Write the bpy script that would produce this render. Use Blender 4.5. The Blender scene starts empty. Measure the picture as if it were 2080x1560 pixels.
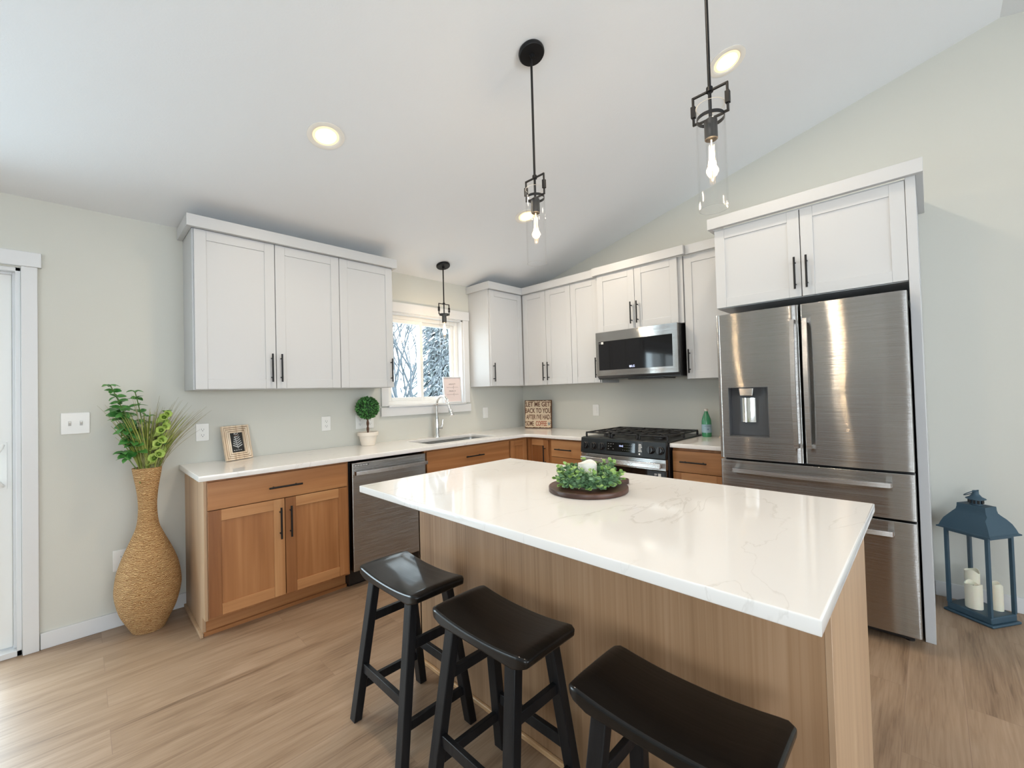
import bpy, bmesh, math, random
from mathutils import Vector, Matrix
random.seed(7)
C = bpy.context.scene.collection
PI = math.pi

# ------------------------------------------------------------------ camera
cam_d = bpy.data.cameras.new('camera')
cam_d.sensor_fit = 'HORIZONTAL'; cam_d.sensor_width = 36.0
cam_d.lens = 863.087 * 36.0 / 2080.0
cam_d.clip_start = 0.05; cam_d.clip_end = 200
cam = bpy.data.objects.new('camera', cam_d); C.objects.link(cam)
R_ = Vector((0.70119372, -0.71245088, -0.02722338)); U_ = Vector((0.00523821, -0.03303407, 0.9994405)); F_ = Vector((0.71295156, 0.70094401, 0.01943132))
M = Matrix(((R_.x, U_.x, -F_.x, -3.739), (R_.y, U_.y, -F_.y, -3.4996), (R_.z, U_.z, -F_.z, 1.3301), (0, 0, 0, 1)))
cam.matrix_world = M
bpy.context.scene.camera = cam

# ------------------------------------------------------------------ world and exposure
vs = bpy.context.scene.view_settings
vs.view_transform = 'Standard'; vs.look = 'None'; vs.gamma = 1.0; vs.use_curve_mapping = False
vs.exposure = -0.08
w = bpy.data.worlds.new('overcast_winter_sky'); bpy.context.scene.world = w
w.use_nodes = True
bg = w.node_tree.nodes['Background']
bg.inputs[0].default_value = (0.86, 0.94, 1.0, 1); bg.inputs[1].default_value = 6.5

def area_light(name, loc, rot, sx, sy, power, col):
    d = bpy.data.lights.new(name, 'AREA'); d.shape = 'RECTANGLE'; d.size = sx; d.size_y = sy
    d.energy = power; d.color = col
    o = bpy.data.objects.new(name, d); o.location = loc; o.rotation_euler = rot; C.objects.link(o)
    return o
# daylight area lamps: patio door, plus added sources at unseen rear and far windows
area_light('daylight_patio_door', (-4.86, 0.75, 1.15), (-PI/2, 0, 0), 1.75, 2.0, 128, (0.74, 0.89, 1.0))
area_light('added_rear_window_daylight', (-3.2, -7.95, 1.55), (PI/2, 0, 0), 4.2, 1.7, 75, (0.80, 0.91, 1.0))
area_light('added_far_window_daylight', (-7.75, -5.5, 1.55), (0, -PI/2, 0), 1.7, 2.4, 62, (0.84, 0.92, 1.0))

cy = bpy.context.scene.cycles
cy.max_bounces = 9; cy.diffuse_bounces = 5; cy.glossy_bounces = 4; cy.transmission_bounces = 6; cy.transparent_max_bounces = 12
cy.caustics_reflective = False; cy.caustics_refractive = False
cy.sample_clamp_indirect = 6.0
cy.use_denoising = True

# ------------------------------------------------------------------ materials
def rgb(h):
    h = h.lstrip('#'); v = [int(h[i:i+2], 16) / 255 for i in (0, 2, 4)]
    return tuple((c / 12.92 if c <= 0.04045 else ((c + 0.055) / 1.055) ** 2.4) for c in v) + (1,)
def tone(c, r, g, b):
    return (c[0] * r, c[1] * g, c[2] * b, 1)
def mat(name, col, rough=0.5, metal=0.0, spec=0.5, coat=0.0, bump=None, emit=None, estr=0.0):
    m = bpy.data.materials.new(name); m.use_nodes = True
    n = m.node_tree.nodes; b = n['Principled BSDF']
    b.inputs['Base Color'].default_value = col if len(col) == 4 else (*col, 1)
    b.inputs['Roughness'].default_value = rough; b.inputs['Metallic'].default_value = metal
    b.inputs['Specular IOR Level'].default_value = spec; b.inputs['Coat Weight'].default_value = coat
    if emit: b.inputs['Emission Color'].default_value = (*emit, 1); b.inputs['Emission Strength'].default_value = estr
    if bump:
        sc, st, dist = bump
        tc = n.new('ShaderNodeTexCoord'); nz = n.new('ShaderNodeTexNoise'); bp = n.new('ShaderNodeBump')
        nz.inputs['Scale'].default_value = sc; nz.inputs['Detail'].default_value = 3
        bp.inputs['Strength'].default_value = st; bp.inputs['Distance'].default_value = dist
        L = m.node_tree.links.new
        L(tc.outputs['Object'], nz.inputs['Vector']); L(nz.outputs['Fac'], bp.inputs['Height']); L(bp.outputs['Normal'], b.inputs['Normal'])
    return m
def ramp(n, stops):
    r = n.new('ShaderNodeValToRGB'); e = r.color_ramp.elements
    e[0].position, e[0].color = stops[0][0], stops[0][1]
    e[1].position, e[1].color = stops[-1][0], stops[-1][1]
    for p, c in stops[1:-1]:
        k = e.new(p); k.color = c
    return r
def wood(name, axis, c0, c1, c2, rough=0.45, scale=1.0, stretch=22.0, coat=0.0, bstr=0.08):
    """fine straight grain running along one axis of the object"""
    m = bpy.data.materials.new(name); m.use_nodes = True
    n = m.node_tree.nodes; L = m.node_tree.links.new; b = n['Principled BSDF']
    tc = n.new('ShaderNodeTexCoord'); mp = n.new('ShaderNodeMapping')
    oi = n.new('ShaderNodeObjectInfo'); va = n.new('ShaderNodeVectorMath'); va.operation = 'ADD'
    s = [stretch * scale] * 3; s['XYZ'.index(axis)] = scale * 0.9
    mp.inputs['Scale'].default_value = s
    ml = n.new('ShaderNodeMath'); ml.operation = 'MULTIPLY'; ml.inputs[1].default_value = 13.0
    L(oi.outputs['Random'], ml.inputs[0]); L(tc.outputs['Object'], va.inputs[0]); L(ml.outputs[0], va.inputs[1])
    L(va.outputs[0], mp.inputs['Vector'])
    n1 = n.new('ShaderNodeTexNoise'); n1.inputs['Scale'].default_value = 1.0; n1.inputs['Detail'].default_value = 5; n1.inputs['Distortion'].default_value = 0.6
    L(mp.outputs[0], n1.inputs['Vector'])
    mp2 = n.new('ShaderNodeMapping'); s2 = [6.0 * scale] * 3; s2['XYZ'.index(axis)] = 0.5 * scale; mp2.inputs['Scale'].default_value = s2
    n2 = n.new('ShaderNodeTexNoise'); n2.inputs['Scale'].default_value = 1.0; n2.inputs['Detail'].default_value = 2; n2.inputs['Distortion'].default_value = 1.2
    L(va.outputs[0], mp2.inputs['Vector']); L(mp2.outputs[0], n2.inputs['Vector'])
    mx = n.new('ShaderNodeMix'); mx.data_type = 'FLOAT'; mx.inputs[0].default_value = 0.5
    L(n1.outputs['Fac'], mx.inputs[2]); L(n2.outputs['Fac'], mx.inputs[3])
    r = ramp(n, [(0.32, c0), (0.5, c1), (0.68, c2)])
    L(mx.outputs[0], r.inputs[0]); L(r.outputs[0], b.inputs['Base Color'])
    b.inputs['Roughness'].default_value = rough; b.inputs['Coat Weight'].default_value = coat; b.inputs['Coat Roughness'].default_value = 0.15
    bp = n.new('ShaderNodeBump'); bp.inputs['Strength'].default_value = bstr; bp.inputs['Distance'].default_value = 0.002
    L(n1.outputs['Fac'], bp.inputs['Height']); L(bp.outputs[0], b.inputs['Normal'])
    return m
def steel(name, col, rough, aniso, wave=0.0):
    m = mat(name, col, rough, 1.0); n = m.node_tree.nodes; L = m.node_tree.links.new; b = n['Principled BSDF']
    t = n.new('ShaderNodeTangent'); t.direction_type = 'RADIAL'; t.axis = 'Z'
    b.inputs['Anisotropic'].default_value = aniso; b.inputs['Anisotropic Rotation'].default_value = 0.25; L(t.outputs[0], b.inputs['Tangent'])
    tc = n.new('ShaderNodeTexCoord'); mp = n.new('ShaderNodeMapping'); mp.inputs['Scale'].default_value = (0.6, 0.6, 1100)
    nz = n.new('ShaderNodeTexNoise'); nz.inputs['Scale'].default_value = 1.5; nz.inputs['Detail'].default_value = 2
    L(tc.outputs['Object'], mp.inputs[0]); L(mp.outputs[0], nz.inputs['Vector'])
    b1 = n.new('ShaderNodeBump'); b1.inputs['Strength'].default_value = 0.3; b1.inputs['Distance'].default_value = 0.003
    L(nz.outputs['Fac'], b1.inputs['Height'])
    if wave:
        n2 = n.new('ShaderNodeTexNoise'); n2.inputs['Scale'].default_value = 2.2; n2.inputs['Detail'].default_value = 0
        b2 = n.new('ShaderNodeBump'); b2.inputs['Strength'].default_value = wave; b2.inputs['Distance'].default_value = 0.02
        L(tc.outputs['Object'], n2.inputs['Vector']); L(n2.outputs['Fac'], b2.inputs['Height']); L(b2.outputs[0], b1.inputs['Normal'])
    L(b1.outputs[0], b.inputs['Normal'])
    return m
def thin_glass(name, tint=(1, 1, 1), refl=0.9):
    m = bpy.data.materials.new(name); m.use_nodes = True
    n = m.node_tree.nodes; L = m.node_tree.links.new; n.clear()
    out = n.new('ShaderNodeOutputMaterial'); mx = n.new('ShaderNodeMixShader'); tr = n.new('ShaderNodeBsdfTransparent'); gl = n.new('ShaderNodeBsdfGlossy')
    lw = n.new('ShaderNodeLayerWeight'); lw.inputs[0].default_value = 0.5
    fr = n.new('ShaderNodeMath'); fr.operation = 'POWER'; fr.inputs[1].default_value = 5.0
    mu = n.new('ShaderNodeMath'); mu.operation = 'MULTIPLY_ADD'; mu.inputs[1].default_value = 0.75 * refl; mu.inputs[2].default_value = 0.045 * refl
    L(lw.outputs['Facing'], fr.inputs[0])
    tr.inputs[0].default_value = (*tint, 1); gl.inputs['Roughness'].default_value = 0.0
    L(fr.outputs[0], mu.inputs[0]); L(mu.outputs[0], mx.inputs[0]); L(tr.outputs[0], mx.inputs[1]); L(gl.outputs[0], mx.inputs[2]); L(mx.outputs[0], out.inputs[0])
    return m

WALL = mat('wall_paint', (0.60, 0.60, 0.55), 0.85, bump=(260, 0.12, 0.002))
CEIL = mat('ceiling_paint', (0.78, 0.81, 0.84), 0.9, bump=(120, 0.25, 0.003))
TRIM = mat('white_trim_paint', (0.68, 0.69, 0.70), 0.4)
CAB = mat('white_cabinet_paint', (0.555, 0.565, 0.575), 0.42)
BLK = mat('matte_black_metal', (0.010, 0.010, 0.011), 0.40, spec=0.25)
BLKP = mat('black_plastic', (0.010, 0.010, 0.011), 0.3)
BLKG = mat('black_glass', (0.003, 0.003, 0.004), 0.05, spec=0.4)
OFFW = mat('white_plastic', (0.78, 0.78, 0.76), 0.35)
SLOT = mat('dark_slot', (0.08, 0.08, 0.08), 0.6)
STEEL = steel('brushed_stainless', (0.40, 0.395, 0.385), 0.15, 1.0, 0.38)
STEELP = steel('stainless_bar', (0.62, 0.61, 0.60), 0.16, 0.3)
CHROME = mat('chrome', (0.85, 0.86, 0.87), 0.06, 1.0)
DGREY = mat('dark_grey_plastic', (0.07, 0.072, 0.078), 0.4)
GLASS = thin_glass('clear_glass', (0.995, 0.995, 0.995), 0.55)
PANE = thin_glass('window_glass', (0.95, 0.98, 0.98), 0.7)
oak = [(rgb('#8f5f38'), rgb('#ad7a4e'), rgb('#c09062')), (rgb('#9d7045'), rgb('#bf8e61'), rgb('#cea274')), (rgb('#7b4e2e'), rgb('#96663f'), rgb('#ad7b51'))]
oak = [tuple(tone(c, 0.88, 0.82, 0.76) for c in o) for o in oak]
OAKV = [wood('warm_oak_upright_%d' % i, 'Z', *o) for i, o in enumerate(oak)]
OAKH = [wood('warm_oak_level_%d' % i, 'X', *o) for i, o in enumerate(oak)]
PALE = wood('pale_oak_upright', 'Z', *[tone(rgb(c), 0.76, 0.75, 0.79) for c in ('#987552', '#ae8a65', '#bd9a76')], stretch=80)
PALE2 = wood('light_oak_end_panel', 'Z', *[tone(rgb(c), 0.80, 0.78, 0.76) for c in ('#b8987a', '#c9aa89', '#d3b696')], stretch=30)
PALEH = wood('pale_oak_level', 'X', rgb('#b58f66'), rgb('#cba67c'), rgb('#d8b78f'), stretch=40)
PALEY = wood('pale_oak_cross', 'Y', rgb('#b58f66'), rgb('#cba67c'), rgb('#d8b78f'), stretch=40)
STOOL = wood('black_stained_wood', 'Y', (0.002, 0.002, 0.0022, 1), (0.0035, 0.0033, 0.0033, 1), (0.006, 0.0056, 0.0056, 1), rough=0.42, stretch=40, bstr=0.35)
STOOL.node_tree.nodes['Principled BSDF'].inputs['Coat Weight'].default_value = 0.5; STOOL.node_tree.nodes['Principled BSDF'].inputs['Coat Roughness'].default_value = 0.10; STOOL.node_tree.nodes['Principled BSDF'].inputs['Specular IOR Level'].default_value = 0.12
WALNUT = wood('dark_walnut', 'Y', rgb('#2e1b15'), rgb('#43291f'), rgb('#57382b'), rough=0.4, stretch=20)
WASH = wood('whitewashed_wood', 'Z', (0.46, 0.33, 0.21, 1), (0.74, 0.60, 0.45, 1), (0.86, 0.76, 0.63, 1), rough=0.7, stretch=14, scale=3)

def floor_mat():
    m = bpy.data.materials.new('oak_plank_flooring'); m.use_nodes = True
    n = m.node_tree.nodes; L = m.node_tree.links.new; b = n['Principled BSDF']
    tc = n.new('ShaderNodeTexCoord')
    br = n.new('ShaderNodeTexBrick'); br.offset = 0.37; br.offset_frequency = 2
    br.inputs['Scale'].default_value = 1.0; br.inputs['Brick Width'].default_value = 1.22; br.inputs['Row Height'].default_value = 0.178
    br.inputs['Mortar Size'].default_value = 0.0012; br.inputs['Mortar Smooth'].default_value = 0.3; br.inputs['Bias'].default_value = 0
    br.inputs['Color1'].default_value = (0, 0, 0, 1); br.inputs['Color2'].default_value = (1, 1, 1, 1); br.inputs['Mortar'].default_value = (0.5, 0.5, 0.5, 1)
    L(tc.outputs['Object'], br.inputs['Vector'])
    sep = n.new('ShaderNodeSeparateColor'); L(br.outputs['Color'], sep.inputs[0])
    mu = n.new('ShaderNodeMath'); mu.operation = 'MULTIPLY'; mu.inputs[1].default_value = 37.0; L(sep.outputs[0], mu.inputs[0])
    cb = n.new('ShaderNodeCombineXYZ'); L(mu.outputs[0], cb.inputs[0]); L(mu.outputs[0], cb.inputs[1])
    ad = n.new('ShaderNodeVectorMath'); L(tc.outputs['Object'], ad.inputs[0]); L(cb.outputs[0], ad.inputs[1])
    def nz(sc, det, dis):
        mp = n.new('ShaderNodeMapping'); mp.inputs['Scale'].default_value = sc; t = n.new('ShaderNodeTexNoise')
        t.inputs['Scale'].default_value = 1; t.inputs['Detail'].default_value = det; t.inputs['Distortion'].default_value = dis
        L(ad.outputs[0], mp.inputs[0]); L(mp.outputs[0], t.inputs['Vector']); return t
    a = nz((1.0, 7, 1), 4, 1.8); c = nz((5, 110, 1), 4, 0.8)
    mx = n.new('ShaderNodeMix'); mx.data_type = 'FLOAT'; mx.inputs[0].default_value = 0.4; L(a.outputs['Fac'], mx.inputs[2]); L(c.outputs['Fac'], mx.inputs[3])
    m2 = n.new('ShaderNodeMath'); m2.operation = 'MULTIPLY_ADD'; m2.inputs[1].default_value = 0.10; L(sep.outputs[0], m2.inputs[0]); L(mx.outputs[0], m2.inputs[2])
    r = ramp(n, [(0.34, rgb('#6c5744')), (0.46, rgb('#8b725b')), (0.58, rgb('#9b826a')), (0.75, rgb('#a99079'))])
    L(m2.outputs[0], r.inputs[0])
    mc = n.new('ShaderNodeMix'); mc.data_type = 'RGBA'; L(br.outputs['Fac'], mc.inputs[0]); L(r.outputs[0], mc.inputs[6]); mc.inputs[7].default_value = rgb('#8a715e')
    L(mc.outputs[2], b.inputs['Base Color']); b.inputs['Roughness'].default_value = 0.42
    bp = n.new('ShaderNodeBump'); bp.inputs['Strength'].default_value = 0.08; bp.inputs['Distance'].default_value = 0.002; L(c.outputs['Fac'], bp.inputs['Height']); L(bp.outputs[0], b.inputs['Normal'])
    return m
FLOOR = floor_mat()
def quartz():
    m = mat('white_veined_quartz', (0.8, 0.8, 0.8), 0.07); n = m.node_tree.nodes; L = m.node_tree.links.new; b = n['Principled BSDF']
    tc = n.new('ShaderNodeTexCoord'); mp = n.new('ShaderNodeMapping'); mp.inputs['Rotation'].default_value = (0, 0, 0.6); mp.inputs['Scale'].default_value = (1.0, 2.2, 1)
    nz = n.new('ShaderNodeTexNoise'); nz.inputs['Scale'].default_value = 1.5; nz.inputs['Detail'].default_value = 7; nz.inputs['Roughness'].default_value = 0.5; nz.inputs['Distortion'].default_value = 0.8
    L(tc.outputs['Object'], mp.inputs[0]); L(mp.outputs[0], nz.inputs['Vector'])
    r = ramp(n, [(0.490, (0.80, 0.785, 0.765, 1)), (0.5, (0.66, 0.64, 0.61, 1)), (0.504, (0.80, 0.785, 0.765, 1))])
    n3 = n.new('ShaderNodeTexNoise'); n3.inputs['Scale'].default_value = 2.0
    L(tc.outputs['Object'], n3.inputs['Vector'])
    mx = n.new('ShaderNodeMix'); mx.data_type = 'RGBA'; mx.inputs[7].default_value = (0.80, 0.785, 0.765, 1)
    rr = ramp(n, [(0.45, (0.15, 0.15, 0.15, 1)), (0.70, (1, 1, 1, 1))]); L(n3.outputs['Fac'], rr.inputs[0]); L(rr.outputs[0], mx.inputs[0])
    L(nz.outputs['Fac'], r.inputs[0]); L(r.outputs[0], mx.inputs[6]); L(mx.outputs[2], b.inputs['Base Color'])
    return m
QUARTZ = quartz()

# ------------------------------------------------------------------ geometry helpers
def nb(): return bmesh.new()
def box(bm, x0, x1, y0, y1, z0, z1, mi=0):
    v = [bm.verts.new(p) for p in ((x0, y0, z0), (x1, y0, z0), (x1, y1, z0), (x0, y1, z0), (x0, y0, z1), (x1, y0, z1), (x1, y1, z1), (x0, y1, z1))]
    s = (x1 - x0) * (y1 - y0) * (z1 - z0) < 0
    for f in ((3, 2, 1, 0), (4, 5, 6, 7), (0, 1, 5, 4), (1, 2, 6, 5), (2, 3, 7, 6), (3, 0, 4, 7)):
        fc = bm.faces.new([v[i] for i in (reversed(f) if s else f)]); fc.material_index = mi
    return v
def bar(bm, p0, p1, a, b, up=(0, 0, 1), mi=0, a1=None, b1=None):
    """rectangular bar from p0 to p1, section a (side) x b (up); flush world-plane ends when level"""
    p0, p1 = Vector(p0), Vector(p1); d = (p1 - p0).normalized(); s = d.cross(Vector(up)).normalized(); u = s.cross(d)
    a1 = a if a1 is None else a1; b1 = b if b1 is None else b1
    vs_ = []
    for p, aa, bb in ((p0, a, b), (p1, a1, b1)):
        for i, j in ((-1, -1), (1, -1), (1, 1), (-1, 1)): vs_.append(bm.verts.new(p + s * (i * aa / 2) + u * (j * bb / 2)))
    for f in ((0, 1, 2, 3), (7, 6, 5, 4), (0, 4, 5, 1), (1, 5, 6, 2), (2, 6, 7, 3), (3, 7, 4, 0)):
        bm.faces.new([vs_[i] for i in f]).material_index = mi
def lathe(bm, prof, n=32, c=(0, 0, 0), mi=0, cap0=True, cap1=True, fn=None):
    rings = []
    for r, z in prof:
        ring = []
        for k in range(n):
            a = 2 * PI * k / n; rr = r * (fn(a, z) if fn else 1)
            ring.append(bm.verts.new((c[0] + rr * math.cos(a), c[1] + rr * math.sin(a), c[2] + z)))
        rings.append(ring)
    for i in range(len(rings) - 1):
        for k in range(n):
            bm.faces.new((rings[i][k], rings[i][(k + 1) % n], rings[i + 1][(k + 1) % n], rings[i + 1][k])).material_index = mi
    if cap0: bm.faces.new(list(reversed(rings[0]))).material_index = mi
    if cap1: bm.faces.new(rings[-1]).material_index = mi
def tube(bm, pts, r, n=8, mi=0, closed=False):
    pts = [Vector(p) for p in pts]; N = len(pts); rings = []
    rs = r if isinstance(r, (list, tuple)) else [r] * N
    prev = None
    for i, p in enumerate(pts):
        if closed: d = (pts[(i + 1) % N] - pts[i - 1])
        else: d = pts[min(i + 1, N - 1)] - pts[max(i - 1, 0)]
        d.normalize()
        if prev is None: s = d.cross(Vector((0, 0, 1)) if abs(d.z) < 0.9 else Vector((1, 0, 0))).normalized()
        else: s = (prev - d * prev.dot(d)).normalized()
        prev = s; u = d.cross(s)
        rings.append([bm.verts.new(p + (s * math.cos(2 * PI * k / n) + u * math.sin(2 * PI * k / n)) * rs[i]) for k in range(n)])
    for i in range(N if closed else N - 1):
        a, b = rings[i], rings[(i + 1) % N]
        for k in range(n): bm.faces.new((a[k], a[(k + 1) % n], b[(k + 1) % n], b[k])).material_index = mi
    if not closed:
        bm.faces.new(list(reversed(rings[0]))).material_index = mi; bm.faces.new(rings[-1]).material_index = mi
def cyl(bm, p0, p1, r, n=20, mi=0): tube(bm, [p0, p1], r, n, mi)
def prism(bm, pts, z0, z1, mi=0, ax='Z'):
    def P(a, b, c): return {'Z': (a, b, c), 'X': (c, a, b), 'Y': (a, c, b)}[ax]
    lo = [bm.verts.new(P(a, b, z0)) for a, b in pts]; hi = [bm.verts.new(P(a, b, z1)) for a, b in pts]
    n = len(pts)
    bm.faces.new(lo).material_index = mi; bm.faces.new(hi).material_index = mi
    for i in range(n): bm.faces.new((lo[i], lo[(i + 1) % n], hi[(i + 1) % n], hi[i])).material_index = mi
def ball(bm, c, r, sub=2, sc=(1, 1, 1), mi=0):
    mt = Matrix.Translation(c) @ Matrix.Diagonal((r * sc[0], r * sc[1], r * sc[2], 1))
    g = bmesh.ops.create_icosphere(bm, subdivisions=sub, radius=1, matrix=mt)
    for v in g['verts']:
        for f in v.link_faces: f.material_index = mi
def obj(name, bm, m, parent=None, bevel=0.0, seg=2, smooth=None):
    bmesh.ops.recalc_face_normals(bm, faces=bm.faces)
    me = bpy.data.meshes.new(name); bm.to_mesh(me); bm.free()
    for mm in (m if isinstance(m, (list, tuple)) else [m]): me.materials.append(mm)
    o = bpy.data.objects.new(name, me); C.objects.link(o)
    if parent: o.parent = parent
    if bevel:
        md = o.modifiers.new('bevel', 'BEVEL'); md.width = bevel; md.segments = seg; md.limit_method = 'ANGLE'; md.angle_limit = math.radians(40)
        me.shade_smooth(); me.set_sharp_from_angle(angle=math.radians(50)); md.harden_normals = False
    elif smooth is not None:
        me.shade_smooth(); me.set_sharp_from_angle(angle=math.radians(smooth))
    return o
def tag(o, label, cat=None, group=None, kind=None):
    o['label'] = label
    if cat: o['category'] = cat
    if group: o['group'] = group
    if kind: o['kind'] = kind
    return o
def thing(name, label, cat, loc=(0, 0, 0), rz=0.0, group=None):
    o = bpy.data.objects.new(name, None); C.objects.link(o); o.location = loc; o.rotation_euler = (0, 0, rz); o.empty_display_size = 0.05
    return tag(o, label, cat, group)
def structure(name, bm, m, parent=None, label=None, **k):
    o = obj(name, bm, m, parent, **k)
    if not parent: o['kind'] = 'structure'
    if label: o['label'] = label
    return o
def sempty(name, label, loc=(0, 0, 0), rz=0.0):
    o = bpy.data.objects.new(name, None); C.objects.link(o); o.location = loc; o.rotation_euler = (0, 0, rz); o['kind'] = 'structure'; o['label'] = label
    return o
def dup(root, loc, rz, label, group=None):
    r = root.copy(); C.objects.link(r); r.location = loc; r.rotation_euler = (0, 0, rz); r['label'] = label
    if group: r['group'] = group
    for ch in list(root.children):
        c = ch.copy(); C.objects.link(c); c.parent = r
        for g in ch.children:
            d = g.copy(); C.objects.link(d); d.parent = c
    return r
def slab(name, outline, holes, z0, z1, m, parent=None, bevel=0.003):
    """flat slab with rounded edge from 2D outline and holes"""
    cu = bpy.data.curves.new(name + '_outline', 'CURVE'); cu.dimensions = '2D'; cu.fill_mode = 'BOTH'
    cu.extrude = (z1 - z0) / 2 - bevel; cu.bevel_depth = bevel; cu.bevel_resolution = 2; cu.offset = -bevel
    for pts in [outline] + holes:
        s = cu.splines.new('POLY'); s.points.add(len(pts) - 1); s.use_cyclic_u = True
        for p, q in zip(s.points, pts): p.co = (q[0], q[1], 0, 1)
    t = bpy.data.objects.new('tmp', cu); C.objects.link(t)
    bpy.context.view_layer.update()
    me = bpy.data.meshes.new_from_object(t.evaluated_get(bpy.context.evaluated_depsgraph_get()))
    bpy.data.objects.remove(t); me.name = name
    me.transform(Matrix.Translation((0, 0, (z0 + z1) / 2))); me.materials.clear(); me.materials.append(m)
    me.shade_smooth(); me.set_sharp_from_angle(angle=math.radians(35))
    o = bpy.data.objects.new(name, me); C.objects.link(o)
    if parent: o.parent = parent
    return o
def arc(cx, cy_, r, a0, a1, n=8): return [(cx + r * math.cos(math.radians(a0 + (a1 - a0) * i / n)), cy_ + r * math.sin(math.radians(a0 + (a1 - a0) * i / n))) for i in range(n + 1)]
def rrect(x0, x1, y0, y1, r, n=6): return arc(x1 - r, y1 - r, r, 0, 90, n) + arc(x0 + r, y1 - r, r, 90, 180, n) + arc(x0 + r, y0 + r, r, 180, 270, n) + arc(x1 - r, y0 + r, r, 270, 360, n)
def text(name, body, size, m, parent, loc, rot, sx=1.0, align='CENTER', extrude=0.0006, space=1.0, bold=0.0):
    cu = bpy.data.curves.new(name, 'FONT'); cu.body = body; cu.size = size; cu.align_x = align; cu.align_y = 'CENTER'; cu.extrude = extrude; cu.space_character = space; cu.offset = bold
    t = bpy.data.objects.new('tmp', cu); C.objects.link(t); bpy.context.view_layer.update()
    me = bpy.data.meshes.new_from_object(t.evaluated_get(bpy.context.evaluated_depsgraph_get())); bpy.data.objects.remove(t)
    me.materials.clear(); me.materials.append(m); me.name = name
    me.transform(Matrix.Diagonal((sx, 1, 1, 1)))
    o = bpy.data.objects.new(name, me); C.objects.link(o); o.parent = parent; o.location = loc; o.rotation_euler = rot
    return o
def merge_text(parts_, name, m, parent):
    """several lines of lettering joined into one mesh"""
    bm = nb()
    for o in parts_:
        me = o.data.copy(); me.transform(Matrix.LocRotScale(o.location, o.rotation_euler, None)); bm.from_mesh(me); bpy.data.objects.remove(o)
    me = bpy.data.meshes.new(name); bm.to_mesh(me); bm.free(); me.materials.append(m)
    o = bpy.data.objects.new(name, me); C.objects.link(o); o.parent = parent
    return o
RB = -PI / 2     # turn of everything standing along the right wall: local x runs along -y, local -y faces -x

# ------------------------------------------------------------------ room shell
ZC, SL, RIDGE, XE, YE = 2.471, 0.2453, -3.856, -7.5, -7.71
ZR = ZC - SL * RIDGE
bm = nb(); box(bm, XE - 0.15, 0.15, YE - 0.15, 0.15, -0.12, 0); structure('floor', bm, FLOOR, label='wide plank oak look flooring with greyish brown grain')
bm = nb(); prism(bm, [(0.15, ZC + SL * -0.15), (RIDGE, ZR), (YE - 0.15, ZC + SL * -0.15), (YE - 0.15, ZC + 0.25), (RIDGE, ZR + 0.25), (0.15, ZC + 0.25)], XE - 0.15, 0.15, ax='X')
structure('ceiling', bm, CEIL, label='white textured vaulted ceiling')
def wall_y(name, y0, y1, x0, x1, z1, holes, label):
    bm = nb(); xs = sorted({x0, x1} | {h[0] for h in holes} | {h[1] for h in holes})
    for a, b in zip(xs, xs[1:]):
        z = 0.0
        hs = sorted([h for h in holes if h[0] <= a and h[1] >= b], key=lambda h: h[2])
        for h in hs:
            if h[2] > z: box(bm, a, b, y0, y1, z, h[2])
            z = h[3]
        box(bm, a, b, y0, y1, z, z1)
    bmesh.ops.remove_doubles(bm, verts=bm.verts, dist=1e-5)
    return structure(name, bm, WALL, label=label)
WX0, WX1, WZ0, WZ1 = -1.79, -0.905, 1.235, 2.10      # kitchen window opening
DX0, DX1, DZ1 = -5.76, -3.962, 2.078                 # patio door opening
wall_y('wall_left', 0, 0.15, XE, 0.15, ZC + 0.0, [(WX0, WX1, WZ0, WZ1), (DX0, DX1, 0, DZ1)], 'greige painted wall holding the sink window and patio door')
bm = nb(); prism(bm, [(0, 0), (YE, 0), (YE, ZC), (RIDGE, ZR), (0, ZC)], 0, 0.15, ax='X'); structure('wall_right', bm, WALL, label='greige painted gable wall behind range and refrigerator')
wall_y('wall_rear', YE - 0.15, YE, XE, 0.15, ZC, [(-5.3, -1.1, 0.75, 2.25)], 'greige painted wall behind the viewer')
bm = nb()
for a, b, z0, z1 in ((YE, -6.7, 0, ZC), (-4.3, 0, 0, ZC), (-6.7, -4.3, 0, 0.7), (-6.7, -4.3, 2.3, ZC)): box(bm, XE - 0.15, XE, a, b, z0, z1)
prism(bm, [(YE, ZC), (0, ZC), (RIDGE, ZR)], XE - 0.15, XE, ax='X')
structure('wall_far', bm, WALL, label='greige painted wall at the open end of the room')

# baseboards
bm = nb(); box(bm, -3.897, -3.262, -0.014, 0, 0, 0.088); structure('baseboard_left', bm, TRIM, bevel=0.002, label='white baseboard between patio door and cabinets')
bm = nb(); box(bm, -0.014, 0, YE, -3.482, 0, 0.088); structure('baseboard_right', bm, TRIM, bevel=0.002, label='white baseboard behind the lantern')

# patio door -------------------------------------------------------------
d = sempty('door_1', 'white sliding patio door at the left edge', (DX1, 0, 0))
bm = nb(); box(bm, 0.002, 0.062, -0.02, 0, 0, 2.086); box(bm, DX0 - DX1 - 0.062, DX0 - DX1 - 0.002, -0.02, 0, 0, 2.086); box(bm, DX0 - DX1 - 0.08, 0.077, -0.026, 0, 2.086, 2.166)
structure('casing', bm, TRIM, d, bevel=0.002)
bm = nb(); box(bm, -0.02, 0.0, 0.0, 0.13, 0, DZ1); box(bm, DX0 - DX1, DX0 - DX1 + 0.02, 0, 0.13, 0, DZ1); box(bm, DX0 - DX1, 0, 0, 0.13, DZ1 - 0.02, DZ1 + 0.0); box(bm, DX0 - DX1, 0, 0.0, 0.15, 0, 0.03)
box(bm, -0.034, -0.02, 0.045, 0.13, 0.03, DZ1 - 0.02); box(bm, DX0 - DX1 + 0.02, -0.034, 0.045, 0.13, DZ1 - 0.034, DZ1 - 0.02)
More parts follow.
